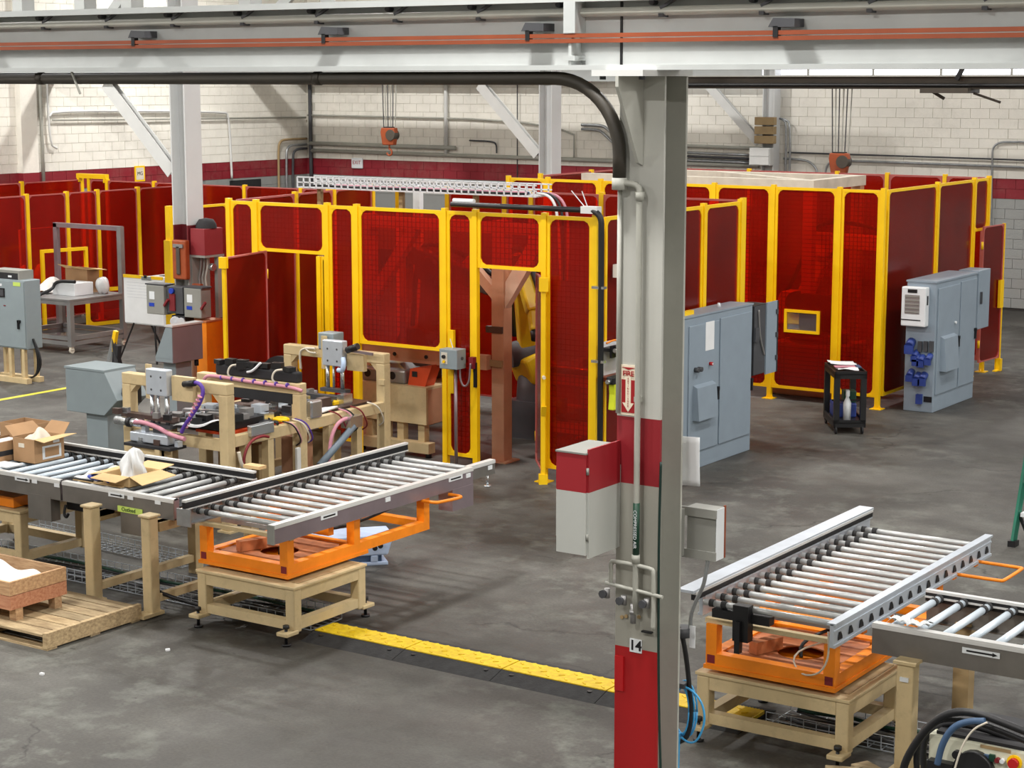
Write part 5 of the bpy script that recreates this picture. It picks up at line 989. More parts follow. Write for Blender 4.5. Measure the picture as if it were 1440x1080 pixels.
MB().cyl((-10.9, 20.85, 1.90), (-10.9, 20.85, 1.95), 0.03, 10, 0.015).build('vent_plug', 'white', mcb)
yt = thing('level_tool', 'yellow spirit level and white box lying on the grey twin door cabinet', 'tool', (-10.9, 19.9, 1.9)); MB().box(-10.86, -10.80, 19.66, 20.02, 1.90, 1.95).build('level', 'yellow', yt); MB().box(-10.98, -10.88, 19.66, 19.85, 1.90, 1.96).build('small_box', 'white', yt)
rcb = thing('electrical_cabinet', 'grey blue electrical cabinet with white air conditioner beside the black cart', 'cabinet', (-10.0, 26.2, 0)); X = -9.80
MB().box(-10.24, X, 25.34, 26.95, 0.0, 1.86).build('body', 'cab_blue', rcb, bevel=0.008); MB().box(-10.25, X + 0.012, 25.33, 26.97, 1.86, 1.885).build('lid', 'cab_blue', rcb)
d1 = door_on_x(rcb, X, 25.40, 26.24, 0.25, 1.78); d2 = door_on_x(rcb, X, 26.28, 26.92, 0.25, 1.80); X2 = X + 0.018; latch(d1, X2, 26.2, 0.86); latch(d2, X2, 26.88, 0.90)
MB().prism([(X2, 0.58), (X2 + 0.10, 0.58), (X2 + 0.06, 1.05), (X2, 1.08)], 'y', 25.52, 26.04).build('document_pocket', 'cab_blue', d1); MB().cyl((X2, 26.05, 1.23), (X2 + 0.03, 26.05, 1.23), 0.02, 10).build('key_switch', 'white', d1)
se = MB().box(X - 0.3, X + 0.02, 26.98, 27.46, 1.02, 1.90).build('side_enclosure', 'cab_blue', rcb, bevel=0.006); MB().box(X + 0.02, X + 0.05, 27.05, 27.08, 1.40, 1.58).build('handle', 'dark_grey', se)
ac = MB().box(-10.265, -9.90, 25.20, 25.34, 1.24, 1.80).build('air_conditioner', 'white', rcb, label='white air conditioning unit', bevel=0.015)
MB().box(-10.21, -9.99, 25.196, 25.20, 1.42, 1.69).build('grille', 'alu_dull', ac)
for k in range(5): MB().box(-10.21, -9.99, 25.19, 25.197, 1.44 + k * 0.055, 1.455 + k * 0.055).build('louvre', 'box_grey', ac)
MB().box(-10.17, -10.03, 25.195, 25.20, 1.72, 1.77).build('display', 'black', ac); MB().box(-10.265, -9.97, 25.196, 25.20, 1.325, 1.34).build('seam', 'black', ac); MB().box(-9.90, -9.896, 25.24, 25.29, 1.55, 1.68).build('badge', 'black', ac)
for (px, py, s) in ((1281, 483, 1.3), (1290, 503, 1), (1297, 505, 1), (1307, 503, .9), (1281, 525, 1), (1291, 530, 1.1), (1299, 530, 1.1), (1288, 498, .9)):
    xx, zz = ZY(px, py, 25.30); p = MB().cyl((xx, 25.34, zz + 0.03), (xx, 25.24, zz - 0.03), 0.05 * s, 10).build('plug_socket', 'blue_plug', rcb); MB().box(xx - 0.05 * s, xx + 0.05 * s, 25.21, 25.25, zz - 0.11 * s, zz - 0.02).build('plug_cap', 'blue_plug', p)
for px in (1293, 1301, 1309):
    xx, zz = ZY(px, 487, 25.30); MB().box(xx - 0.03, xx + 0.03, 25.30, 25.34, zz - 0.08, zz + 0.07).build('outlet', 'dark_grey', rcb)
xx, zz = ZY(1292, 563, 25.3); MB().box(xx - 0.04, xx + 0.04, 25.27, 25.34, zz - 0.05, zz + 0.09).build('lower_plug', 'blue_plug', rcb); MB().box(xx + 0.06, xx + 0.18, 25.33, 25.342, zz - 0.02, zz + 0.06).build('vent_slot', 'black', rcb)
# ================================================================ black utility cart
ct = thing('utility_cart', 'black two shelf utility cart in front of the right robot cell', 'cart', (-10.29, 23.05, 0), math.radians(34)); B = lambda mb, n, m, **k: mb.build(n, m, ct, world=False, **k)
CW, CL = 0.43, 0.85
for zt, nm in ((0.80, 'top_tray'), (0.14, 'bottom_tray')): B(MB().box(0, CW, 0, CL, zt, zt + 0.02).box(0, CW, 0, 0.02, zt - 0.05, zt + 0.05).box(0, CW, CL - 0.02, CL, zt - 0.05, zt + 0.05).box(0, 0.02, 0, CL, zt - 0.05, zt + 0.05).box(CW - 0.02, CW, 0, CL, zt - 0.05, zt + 0.05), nm, 'black')
for x in (0.0, CW - 0.075):
    for y in (0.0, CL - 0.075): B(MB().box(x, x + 0.075, y, y + 0.075, 0.16, 0.80), 'corner_post', 'black'); B(MB().cyl((x + 0.02, y + 0.03, 0.055), (x + 0.045, y + 0.03, 0.055), 0.055, 14).box(x + 0.01, x + 0.05, y + 0.01, y + 0.05, 0.06, 0.13), 'caster', 'black_soft')
B(MB().box(0.02, CW - 0.02, 0.30, 0.33, 0.4, 0.42), 'shelf_divider', 'black')
Mc = Matrix.Translation((-10.29, 23.05, 0)) @ Matrix.Rotation(math.radians(34), 4, 'Z')
def on_cart(name, label, cat, mb, m, **k):
    mb.v = [tuple(Mc @ Vector(v)) for v in mb.v]; return tag(mb.build(name, m, **k), label, cat)
on_cart('paper_sheet', 'white paper curling over the rear of the black cart', 'paper', MB().grid(8, 6, lambda u, v: (0.02 + u * 0.36, 0.48 + v * 0.3, 0.868 + 0.02 * (1 - u) ** 3 + 0.006 * math.sin(v * 7))), 'paper', solid=0.004)
on_cart('paper_sheet', 'white paper near the front edge of the black cart', 'paper', MB().grid(8, 6, lambda u, v: (0.05 + u * 0.28, 0.05 + v * 0.16, 0.868 + 0.012 * math.sin(u * 5 + v * 4))), 'paper', solid=0.004)
on_cart('pink_folder', 'pink folder between the papers on the black cart', 'folder', MB().box(0.05, 0.33, 0.27, 0.42, 0.86, 0.872), 'pink'); on_cart('tablet', 'dark purple tablet on the black cart beside the folder', 'tablet', MB().box(0.34, 0.40, 0.25, 0.45, 0.86, 0.875), 'bin_navy')
on_cart('spray_bottle', 'white spray bottle on the lower shelf of the black cart', 'bottle', MB().lathe([(0.0, 0.16), (0.05, 0.16), (0.055, 0.40), (0.02, 0.48), (0.02, 0.56), (0.0, 0.56)], (0.20, 0.14, 0.0), 14).box(0.18, 0.22, 0.08, 0.16, 0.50, 0.58), 'white'); on_cart('blue_tote', 'blue tote at the back of the lower cart shelf', 'tote', MB().box(0.06, 0.37, 0.36, 0.7, 0.16, 0.36), 'blue_plug', bevel=0.02)
on_cart('green_case', 'dark green tool case on the blue tote in the cart', 'tool case', MB().box(0.20, 0.37, 0.40, 0.6, 0.36, 0.52), 'green_dark', bevel=0.01)
# ================================================================ tall step ladder at the right edge
ld = thing('step_ladder', 'green fibreglass step ladder standing in the aisle', 'ladder', (-6.0, 18.5, 0))
for s in (0, 1):
    x = -6.2 + s * 0.62; MB().beam((x, 18.40, 0.02), (x + (0.10 if not s else -0.1), 18.95, 2.4), 0.03, 0.08).build('rail', 'green_ladder', ld); MB().box(x - 0.04, x + 0.04, 18.34, 18.46, 0.0, 0.06).build('rubber_foot', 'black', ld)
    MB().beam((x, 19.75, 0.02), (x + (0.10 if not s else -0.1), 19.0, 2.4), 0.03, 0.06).build('rear_rail', 'green_ladder', ld)
    MB().beam((x + 0.02, 18.48, 0.32), (x + 0.16 * (1 - 2 * s), 18.44, 0.06), 0.02, 0.03).build('brace', 'black', ld)
for k in range(7):
    z = 0.32 + k * 0.30; y = 18.40 + 0.23 * z; MB().box(-6.17 + 0.04 * z, -5.61 - 0.04 * z, y - 0.02, y + 0.07, z - 0.02, z + 0.02).build('step', 'white', ld)
MB().box(-6.1, -5.68, 18.88, 19.08, 2.40, 2.44).build('top_cap', 'green_ladder', ld)
# ================================================================ welding power source at the lower right
wd = thing('welding_machine', 'cream welding power source with red stop button and black cables', 'welder', (-3.3, 10.3, 0)); zt = 0.9; y0 = 10.19
MB().box(-3.89, -2.9, y0, y0 + 0.55, 0.06, zt).build('case', 'cream_box', wd, bevel=0.012)
MB().box(-3.85, -2.95, y0 + 0.02, y0 + 0.5, zt, zt + 0.02).build('lid', 'black_soft', wd)
for X in (-3.8, -3.0): MB().box(X - 0.06, X + 0.06, y0 + 0.05, y0 + 0.5, 0.0, 0.06).build('skid', 'black', wd)
pz = lambda px, py: ZY(px, py, y0)
def ctl(px, py, r, m, nm, d=0.03):
    x, z = pz(px, py); MB().cyl((x, y0, z), (x, y0 - d, z), r, 14).build(nm, m, wd); return x, z
x, z = ctl(1427, 1072, 0.045, 'yellow', 'stop_ring', 0.01); MB().cyl((x, y0 - 0.01, z), (x, y0 - 0.04, z), 0.03, 14).build('stop_button', 'cherry_red', wd)
ctl(1411, 1069, 0.014, 'white', 'push_button'); ctl(1404, 1068, 0.015, 'dark_red', 'push_button'); ctl(1347, 1060, 0.026, 'black', 'round_socket')
for px in (1388, 1396): x, z = pz(px, 1065); MB().box(x - 0.016, x + 0.016, y0 - 0.02, y0, z - 0.02, z + 0.02).build('rocker_switch', 'green_dark' if px > 1390 else 'bin_navy', wd)
x, z = pz(1366, 1063); MB().box(x - 0.035, x + 0.035, y0 - 0.015, y0, z - 0.02, z + 0.02).build('oval_socket', 'black', wd, bevel=0.012); x, z = pz(1400, 1053); MB().box(x - 0.09, x + 0.09, y0 - 0.003, y0, z - 0.01, z + 0.01).build('warning_strip', 'tan_dark', wd); x, z = pz(1372, 1082); MB().cyl((x, y0, z), (x, y0 - 0.06, z), 0.12, 20).build('wire_spool', 'black', wd); x, z = pz(1327, 1082); MB().box(x - 0.08, x + 0.08, y0 - 0.06, y0, z - 0.06, z + 0.06).build('connector', 'black', wd)
cabs = [([(1268, 1090), (1275, 1065), (1298, 1030), (1322, 1008), (1345, 1000), (1375, 1003), (1410, 1016), (1450, 1032)], 0.024, 'black', 0), ([(1290, 1090), (1288, 1058), (1296, 1028), (1318, 1012), (1345, 1010), (1385, 1018), (1450, 1045)], 0.020, 'black', 0.02), ([(1318, 1075), (1325, 1045), (1340, 1022), (1362, 1014), (1385, 1014)], 0.020, 'bin_navy', -0.06), ([(1300, 1090), (1297, 1050), (1305, 1030), (1330, 1015), (1380, 1022), (1450, 1050)], 0.022, 'black_soft', 0.12), ([(1345, 1022), (1390, 1028), (1450, 1044)], 0.026, 'black', 0.2), ([(1325, 1010), (1333, 1000), (1345, 998), (1355, 1001)], 0.006, 'sand_white', 0.05), ([(1340, 1090), (1352, 1050), (1368, 1025), (1388, 1016)], 0.006, 'sand_white', -0.08)]
for k, (pts, r, m, dy) in enumerate(cabs):
    P3 = []
    for (px, py) in pts:
        x, z = ZY(px, py, y0 + 0.0 + dy - 0.03 if dy <= 0 else y0 + dy); P3.append((x, (y0 + dy - 0.03) if dy <= 0 else y0 + dy, max(z, 0.03)))
    MB().tube(P3, r, 8).build('cable', m, wd)
for k, (x, y, s, rz) in enumerate(((-4.92, 11.35, 0.16, 0.4), (-4.75, 11.45, 0.2, -0.5), (-4.6, 11.28, 0.14, 0.9))):
    tag(MB().obox((x, y, 0.05), (s * 1.6, s * 0.7, 0.10), rz=rz).build('wood_block', 'pallet_wood', bevel=0.006), ('small wood block lying nearest the right tan stand foot', 'larger wood block between the two small ones by the tan post', 'wood block turned sideways next to the welding machine')[k], 'wood block', 'wood blocks on the floor by the welder')
# ================================================================ control box and tools on the fence
cbx = thing('control_box', 'small grey control box with selector on the fence post by the doorway', 'control box', (-13.1, 18.26, 1.3))
MB().box(-13.23, -12.97, 18.12, 18.31, 1.27, 1.51).build('box', 'console_grey', cbx, bevel=0.008); MB().box(-13.2, -13.11, 18.116, 18.12, 1.33, 1.47).build('legend_plate', 'sand_white', cbx); MB().cyl((-13.155, 18.116, 1.42), (-13.155, 18.09, 1.42), 0.022, 10).build('selector', 'black', cbx); MB().cyl((-13.155, 18.116, 1.36), (-13.155, 18.10, 1.36), 0.018, 10).build('yellow_button', 'yellow', cbx); MB().cyl((-12.97, 18.22, 1.4), (-12.955, 18.22, 1.4), 0.02, 8).build('knockout', 'dark_grey', cbx)
MB().cyl((-13.08, 18.25, 0.05), (-13.08, 18.25, 1.27), 0.022, 8).build('conduit', 'steel_mauve', cbx); MB().tube([(-13.0, 18.22, 1.27), (-12.99, 18.22, 1.12), (-12.93, 18.22, 1.05), (-12.86, 18.22, 1.12), (-12.84, 18.22, 1.35)], 0.012, 7).build('cable_loop', 'steel_mauve', cbx); MB().beam((-13.12, 18.25, 1.51), (-13.16, 18.25, 1.62), 0.008, 0.008).build('antenna', 'white', cbx); MB().box(-12.88, -12.82, 18.24, 18.31, 1.28, 1.42).build('latch_switch', 'dark_red', cbx)
th = thing('tool_rack', 'wall rack holding lime cordless tools on the fence behind column 14', 'tool rack', (-11.05, 18.6, 1.3)); MB().box(-11.115, -11.10, 18.36, 18.95, 1.32, 1.72).build('back_sheet', 'paper', th); MB().box(-11.10, -10.98, 18.30, 18.95, 1.28, 1.33).build('lower_shelf', 'copper', th); MB().box(-11.10, -10.98, 18.36, 18.95, 1.62, 1.66).build('upper_shelf', 'black', th); MB().tube([(-11.02, 18.34, 1.72), (-11.0, 18.5, 1.75), (-11.0, 18.6, 1.70), (-11.0, 18.78, 1.76), (-11.02, 18.95, 1.74)], 0.012, 6).build('wire_loop', 'orange', th)
for k in range(5): MB().box(-10.99, -10.96, 18.36 + k * 0.09, 18.43 + k * 0.09, 1.55, 1.69).build('clip', ('black', 'bright_steel', 'black', 'bin_navy', 'bright_steel')[k], th)
for k, (y, z) in enumerate(((18.52, 1.62), (18.36, 1.28))):
    t_ = thing('cordless_tool', ('lime cordless tool hanging from the upper shelf of the rack', 'lime cordless tool hanging from the lower shelf of the rack')[k], 'power tool', (-10.94, y, z - 0.3))
    MB().prism([(y - 0.07, z), (y + 0.09, z), (y + 0.06, z - 0.14), (y + 0.08, z - 0.32), (y - 0.08, z - 0.32), (y - 0.06, z - 0.14)], 'x', -10.96, -10.88).build('grip', 'tool_lime', t_, bevel=0.012); MB().box(-10.97, -10.87, y - 0.11, y + 0.10, z - 0.02, z + 0.07).build('head', 'black', t_, bevel=0.015); MB().box(-10.955, -10.87, y + 0.05, y + 0.10, z - 0.13, z - 0.04).build('switch_pad', 'dark_grey', t_); MB().cyl((-10.92, y - 0.11, z + 0.02), (-10.92, y - 0.17, z + 0.02), 0.025, 10).build('chuck', 'bright_steel', t_)
# ================================================================ tan assembly machine beside the middle cell
mc_ = thing('assembly_machine', 'tan tube assembly machine with three gantries and silver actuators', 'machine', (-13.95, 15.7, 0))
XA, XB = -14.72, -13.20; T = 0.12
def gantry(y, z, nm='gantry'):
    for x in (XA, XB - T): MB().box(x, x + T, y, y + T, 0.02, z - T).build('gantry_leg', 'tan', mc_, bevel=0.01)
    for x in (XA, XB - T): MB().box(x - 0.03, x + T + 0.03, y - 0.03, y + T + 0.03, 0, 0.02).build('foot_plate', 'tan', mc_)
    MB().box(XA, XB, y, y + T, z - T, z).build('gantry_beam', 'tan', mc_, bevel=0.01)
    for x, s in ((XA + T, 1), (XB - T, -1)): MB().prism([(x, z - T), (x + s * 0.09, z - T), (x, z - T - 0.09)], 'y', y + 0.01, y + T - 0.01).build('corner_gusset', 'tan', mc_)
gantry(14.34, 1.58); gantry(15.50, 1.43); gantry(17.0, 1.58)
for x in (XA, XB - 0.10):
    for y0_, y1_ in ((14.46, 15.50), (15.62, 17.0)): MB().box(x + 0.01, x + 0.10, y0_, y1_, 0.90, 1.02).build('side_rail', 'tan', mc_, bevel=0.006); MB().box(x + 0.02, x + 0.09, y0_, y1_, 0.14, 0.22).build('lower_rail', 'tan_dark', mc_)
for y in (14.62, 14.98, 16.0, 16.5):
    for x in (XA + 0.01, XB - 0.10): MB().box(x, x + 0.09, y, y + 0.09, 0.0, 0.90).build('leg', 'tan', mc_)
MB().box(XA + T, XB - T, 14.36, 14.44, 0.86, 0.98).build('front_rail', 'tan', mc_)
# deck plates
for (x0, x1, y0_, y1_, m) in ((-14.6, -14.25, 14.5, 15.4, 'steel_dark'), (-14.2, -13.85, 14.55, 15.45, 'black_soft'), (-13.8, -13.35, 14.5, 15.45, 'robot_orange'), (-14.6, -13.8, 15.7, 16.9, 'steel_dark'), (-13.75, -13.35, 15.8, 16.95, 'steel_dark')):
    MB().box(x0, x1, y0_, y1_, 1.0, 1.03).build('deck_plate', m, mc_)
MB().box(-14.62, -14.55, 14.46, 17.0, 0.94, 1.0).box(-13.4, -13.34, 14.46, 17.0, 0.94, 1.0).build('deck_support', 'tan_dark', mc_)
for k, (xa, ya, xb, yb) in enumerate(((-14.3, 15.35, -13.45, 15.30), (-14.0, 14.9, -13.4, 15.2), (-14.45, 15.0, -13.9, 15.25), (-14.3, 16.5, -13.45, 16.62), (-14.2, 16.1, -13.5, 16.3))):
    MB().beam((xa, ya, 1.08 + 0.02 * (k % 2)), (xb, yb, 1.07), 0.09, 0.07).build('slide_bar', ('alu_dull', 'alu_dull', 'bright_steel', 'dark_grey', 'dark_grey')[k], mc_)
    MB().box(xb - 0.08, xb + 0.02, yb - 0.08, yb + 0.08, 1.03, 1.14).build('slide_block', 'bright_steel' if k % 2 else 'steel_dark', mc_)
# vertical actuators
def actuator(xc, y, z0, z1, rod):
    MB().box(xc - 0.24, xc - 0.16, y - 0.02, y, z0 - 0.06, z1 + 0.03).build('back_plate', 'tan', mc_)
    b = MB().box(xc - 0.16, xc + 0.14, y - 0.10, y, z0, z1).build('actuator_body', 'alu', mc_, bevel=0.01)
    for dx in (-0.08, 0.06):
        for dz in (0.06, 0.20): MB().cyl((xc + dx, y - 0.102, z0 + dz), (xc + dx, y - 0.10, z0 + dz), 0.013, 8).build('screw', 'dark_grey', b)
    for dx in (-0.12, -0.03, 0.10): MB().cyl((xc + dx, y - 0.05, rod), (xc + dx, y - 0.05, z0), 0.016 if dx == -0.03 else 0.024, 10).build('guide_rod', 'bright_steel', mc_)
    MB().box(xc - 0.2, xc + 0.18, y - 0.10, y + 0.0, rod - 0.04, rod).build('tool_bar', 'dark_grey', mc_)
actuator(-14.08, 14.32, 1.40, 1.68, 1.09); actuator(-13.86, 16.98, 1.40, 1.70, 1.13)
MB().box(-13.92, -13.62, 14.28, 14.34, 1.36, 1.62).build('mount_block', 'tan', mc_); MB().box(-13.70, -13.45, 16.94, 17.0, 1.36, 1.56).build('mount_block', 'tan', mc_)
MB().box(-14.18, -13.95, 17.0, 17.2, 1.55, 1.76).build('valve_box', 'console_grey', mc_, bevel=0.01)
MB().cyl((-13.72, 14.26, 1.55), (-13.55, 14.24, 1.58), 0.035, 10).build('cylinder', 'black', mc_); MB().tube([(-13.72, 16.9, 1.5), (-13.68, 16.86, 1.45), (-13.70, 16.86, 1.36), (-13.78, 16.88, 1.36)], 0.03, 8).build('blue_loop', 'bin_blue', mc_); MB().beam((-13.7, 16.92, 1.60), (-13.3, 16.92, 1.58), 0.03, 0.03).build('arm', 'steel_mauve', mc_); MB().cyl((-13.66, 16.9, 1.6), (-13.5, 16.9, 1.66), 0.04, 10).build('fitting', 'black', mc_)
# wiring looms
MB().tube([(-13.66, 14.26, 1.55), (-13.5, 14.24, 1.60), (-13.42, 14.24, 1.52), (-13.46, 14.22, 1.38), (-13.56, 14.20, 1.25), (-13.66, 14.18, 1.12), (-13.70, 14.18, 1.05)], 0.022, 7).build('purple_loom', 'purple', mc_, label='purple cable loom')
for i in range(9): t0 = i / 9; MB().cyl((-13.44 - 0.24 * t0, 14.20, 1.46 - 0.38 * t0), (-13.448 - 0.24 * t0, 14.20, 1.447 - 0.38 * t0), 0.028, 8).build('loom_tie', 'pink', mc_)
MB().tube([(-14.55, 15.44, 1.2), (-14.56, 15.44, 1.36), (-14.5, 15.44, 1.42), (-14.35, 15.45, 1.425), (-13.8, 15.45, 1.40), (-13.3, 15.45, 1.40), (-13.16, 15.5, 1.36)], 0.02, 7).build('pink_loom', 'pink', mc_)
for i in range(7): MB().cyl((-14.3 + i * 0.16, 15.45, 1.415), (-14.28 + i * 0.16, 15.45, 1.415), 0.026, 8).build('loom_tie', 'purple', mc_)
MB().box(-14.45, -13.25, 15.52, 15.62, 1.43, 1.55).build('black_duct', 'black_soft', mc_, bevel=0.02)
for i, X in enumerate((-14.15, -13.5)): MB().tube([(X, 15.48, 1.41), (X - 0.05, 15.44, 1.46), (X - 0.02, 15.46, 1.56), (X + 0.06, 15.5, 1.57)], 0.012, 6).build('air_line', 'sand_white', mc_)
MB().tube([(-13.95, 15.5, 1.5), (-13.85, 15.47, 1.52), (-13.75, 15.5, 1.62)], 0.014, 6).build('air_line', 'white', mc_); MB().obox((-13.95, 15.56, 1.58), (0.3, 0.1, 0.05)).obox((-14.05, 15.53, 1.56), (0.12, 0.08, 0.08), rz=0.5).build('fittings', 'black', mc_)
MB().cyl((-15.28, 17.55, 1.02), (-15.28, 17.62, 1.02), 0.30, 24).build('hose_reel', 'black_soft', mc_, label='dark round hose reel'); MB().box(-15.33, -15.23, 17.52, 17.65, 0, 0.75).build('reel_post', 'tan_dark', mc_)
MB().tube([(-14.45, 17.0, 1.3), (-14.45, 16.98, 1.5), (-14.38, 16.97, 1.56), (-14.2, 16.97, 1.57)], 0.014, 6).build('air_line', 'sand_white', mc_); MB().tube([(-14.35, 16.97, 1.56), (-14.28, 16.95, 1.52), (-14.18, 16.96, 1.52)], 0.01, 6).build('air_line', 'sand_white', mc_)
# under side: control boxes, motors, a raking air cylinder
for (y, z0, z1, m) in ((14.72, 0.35, 0.78, 'tan_dark'), (15.1, 0.3, 0.8, 'tan_dark'), (15.75, 0.35, 0.78, 'inner_tan'), (16.25, 0.35, 0.75, 'tan_dark')): MB().box(-13.7, -13.45, y, y + 0.26, z0, z1).build('drive_box', m, mc_, bevel=0.01)
MB().cyl((-13.12, 15.72, 0.50), (-13.08, 16.28, 0.86), 0.04, 12).build('air_cylinder', 'cab_blue_dk', mc_, label='dark grey raking air cylinder'); MB().box(-13.2, -13.06, 16.2, 16.42, 0.84, 0.97).build('cylinder_bracket', 'bright_steel', mc_); MB().tube([(-13.14, 15.9, 0.3), (-13.14, 15.92, 0.7), (-13.12, 16.0, 0.9), (-13.12, 16.15, 0.96), (-13.12, 16.3, 0.94)], 0.022, 7).build('grey_loom', 'pink', mc_)
MB().box(-13.22, -13.15, 14.66, 15.02, 0.98, 1.10).build('valve_block', 'bright_steel', mc_, bevel=0.01); MB().tube([(-13.16, 14.5, 0.5), (-13.15, 14.52, 0.8), (-13.14, 14.62, 0.95), (-13.13, 14.8, 0.98), (-13.13, 14.9, 0.95)], 0.016, 7).build('red_loom', 'dark_red', mc_); MB().tube([(-13.14, 14.44, 0.86), (-13.13, 14.46, 0.74), (-13.14, 14.52, 0.66)], 0.02, 7).build('yellow_elbow', 'sand_white', mc_); MB().box(-13.18, -13.14, 14.50, 14.56, 0.2, 0.66).build('white_conduit', 'rail_white', mc_); MB().box(-13.16, -13.13, 15.36, 15.42, 0.3, 0.75).build('cable_channel', 'col_white', mc_)
MB().box(-13.25, -13.17, 15.66, 15.85, 1.02, 1.22).build('solenoid', 'bright_steel', mc_, bevel=0.02); MB().box(-13.27, -13.19, 16.98, 17.02, 1.22, 1.28).build('sensor', 'tan', mc_)
# front actuators between the first gantry legs
MB().cyl((-14.68, 14.2, 1.08), (-14.3, 14.22, 1.08), 0.045, 12).build('front_cylinder', 'bright_steel', mc_); MB().cyl((-14.5, 14.2, 1.08), (-14.45, 14.2, 1.08), 0.055, 12).build('front_collar', 'black', mc_); MB().box(-14.64, -13.9, 14.24, 14.34, 1.12, 1.17).build('front_plate', 'steel_dark', mc_); MB().box(-14.4, -13.85, 14.12, 14.28, 0.90, 1.0).build('front_carriage', 'alu', mc_, bevel=0.01); MB().box(-14.42, -13.75, 14.05, 14.3, 0.86, 0.89).build('carriage_plate', 'black_soft', mc_)
MB().box(-14.3, -13.9, 14.08, 14.22, 0.78, 0.86).build('lower_bracket', 'tan', mc_); MB().box(-13.97, -13.90, 14.05, 14.12, 0.0, 0.86).build('bracket_leg', 'tan', mc_); MB().tube([(-14.35, 14.15, 1.1), (-14.2, 14.12, 1.12), (-14.0, 14.14, 1.08), (-13.8, 14.12, 1.02), (-13.6, 14.12, 1.0)], 0.025, 7).build('red_loom', 'pink', mc_); MB().grid(10, 5, lambda u, v: (-13.95 + u * 0.5, 14.26 + v * 0.3, 1.07 + u * 0.07 + 0.02 * math.sin(u * 6 + v * 3))).build('protective_film', 'paper', mc_, solid=0.005)
MB().box(-13.95, -13.4, 14.5, 15.4, 1.04, 1.12).build('tool_carrier', 'black', mc_)
# fittings scattered over the machine: valves, sensors, brackets, blocks
rnd = random.Random(5)
KIT = (('valve', 'bright_steel'), ('sensor', 'black'), ('bracket', 'alu_dull'), ('clamp', 'dark_grey'), ('fitting', 'alu'), ('stop_block', 'steel_dark'))
for k in range(46):
    nm, m = KIT[k % 6]; x = rnd.uniform(-14.55, -13.40); y = rnd.choice((rnd.uniform(14.52, 15.4), rnd.uniform(15.7, 16.9))); z = 1.03
    if -13.95 < x < -13.4 and y < 15.4: z = 1.12
    d = (rnd.uniform(0.05, 0.16), rnd.uniform(0.05, 0.2), rnd.uniform(0.03, 0.11)); mb = MB().obox((x, y, z + d[2] / 2), d, rz=rnd.uniform(-0.3, 0.3))
    if k % 3 == 0: mb.cyl((x, y, z + d[2]), (x, y, z + d[2] + 0.03), 0.02, 8)
    mb.build(nm, m, mc_)
for k in range(12):
    x = rnd.uniform(-14.6, -13.7); y = rnd.uniform(14.12, 14.3); z = rnd.choice((0.89, 1.0, 1.17)); nm, m = KIT[(k * 5) % 6]
    MB().obox((x, y, z + 0.03), (rnd.uniform(0.05, 0.12), 0.06, 0.06), rz=rnd.uniform(-0.4, 0.4)).build(nm, m, mc_)
for k in range(9):
    y = rnd.uniform(14.6, 16.9); MB().tube([(-13.25, y, 1.05), (-13.14, y + 0.05, 1.02), (-13.12, y + 0.12, 0.9), (-13.16, y + 0.2, 0.8), (-13.25, y + 0.22, 0.75)], 0.009, 6).build('air_line', ('black', 'sand_white', 'pink', 'dark_red', 'purple')[k % 5], mc_)
MB().box(-14.5, -13.3, 15.50, 15.56, 1.20, 1.31).build('dark_bar', 'black_soft', mc_)
for k in range(7): MB().obox((-14.4 + k * 0.17, 15.55, 1.575 + 0.012 * (k % 3)), (0.12, 0.09, 0.05 + 0.02 * (k % 2)), rz=0.3 * (k % 3 - 1)).build('cable_chain_link', 'black', mc_)
# carton under the machine
cu = thing('cardboard_box', 'brown carton standing under the first gantry of the tan machine', 'box', (-13.9, 14.75, 0)); MB().box(-14.25, -13.5, 14.55, 14.85, 0.02, 0.58).build('carton', 'card', cu); MB().box(-14.1, -13.7, 14.545, 14.55, 0.4, 0.5).build('print_panel', 'tan_dark', cu)
# hand things on the deck
def glove(label, name, m, x, y, z, rz, s=1.0):
    mb = MB(); mb.obox((0, 0, 0.02), (0.11 * s, 0.10 * s, 0.035))
    for i in range(4): mb.tube([(0.05 * s, -0.04 * s + i * 0.027 * s, 0.02), (0.10 * s, -0.045 * s + i * 0.03 * s, 0.035), (0.14 * s, -0.05 * s + i * 0.034 * s, 0.015)], 0.013 * s, 6)
    mb.tube([(-0.02 * s, 0.05 * s, 0.02), (0.02 * s, 0.09 * s, 0.03), (0.06 * s, 0.10 * s, 0.015)], 0.014 * s, 6); mb.tube([(-0.05 * s, 0, 0.02), (-0.14 * s, 0.01, 0.02)], 0.04 * s, 8)
    M = Matrix.Translation((x, y, z)) @ Matrix.Rotation(rz, 4, 'Z'); mb.v = [tuple(M @ Vector(v)) for v in mb.v]; tag(mb.build(name, m), label, 'glove')
glove('black work glove on the deck of the tan machine', 'work_glove', 'black_soft', -13.36, 15.12, 1.03, -0.9, 1.3); glove('orange work glove lying on the tan machine deck', 'work_glove', 'robot_orange', -13.52, 15.33, 1.035, 0.6, 1.0)
tag(MB().tube([(-13.32 + 0.09 * math.cos(a), 15.32 + 0.06 * math.sin(a), 1.06) for a in [2 * PI * i / 16 for i in range(17)]], 0.02, 8).build('yellow_ring', 'yellow'), 'yellow lanyard ring beside the gloves on the machine deck', 'ring')
tag(MB().grid(8, 6, lambda u, v: (-13.8 + u * 0.5, 15.85 + v * 0.42, 1.05 + 0.02 * math.sin(u * 5 + v * 2))).build('white_pad', 'paper', solid=0.02), 'white absorbent pad between the second and third gantry', 'pad')
tag(MB().box(-13.62, -13.5, 16.45, 16.6, 1.03, 1.07).build('yellow_block', 'yellow', bevel=0.005), 'small yellow block on the deck by the third gantry', 'block')
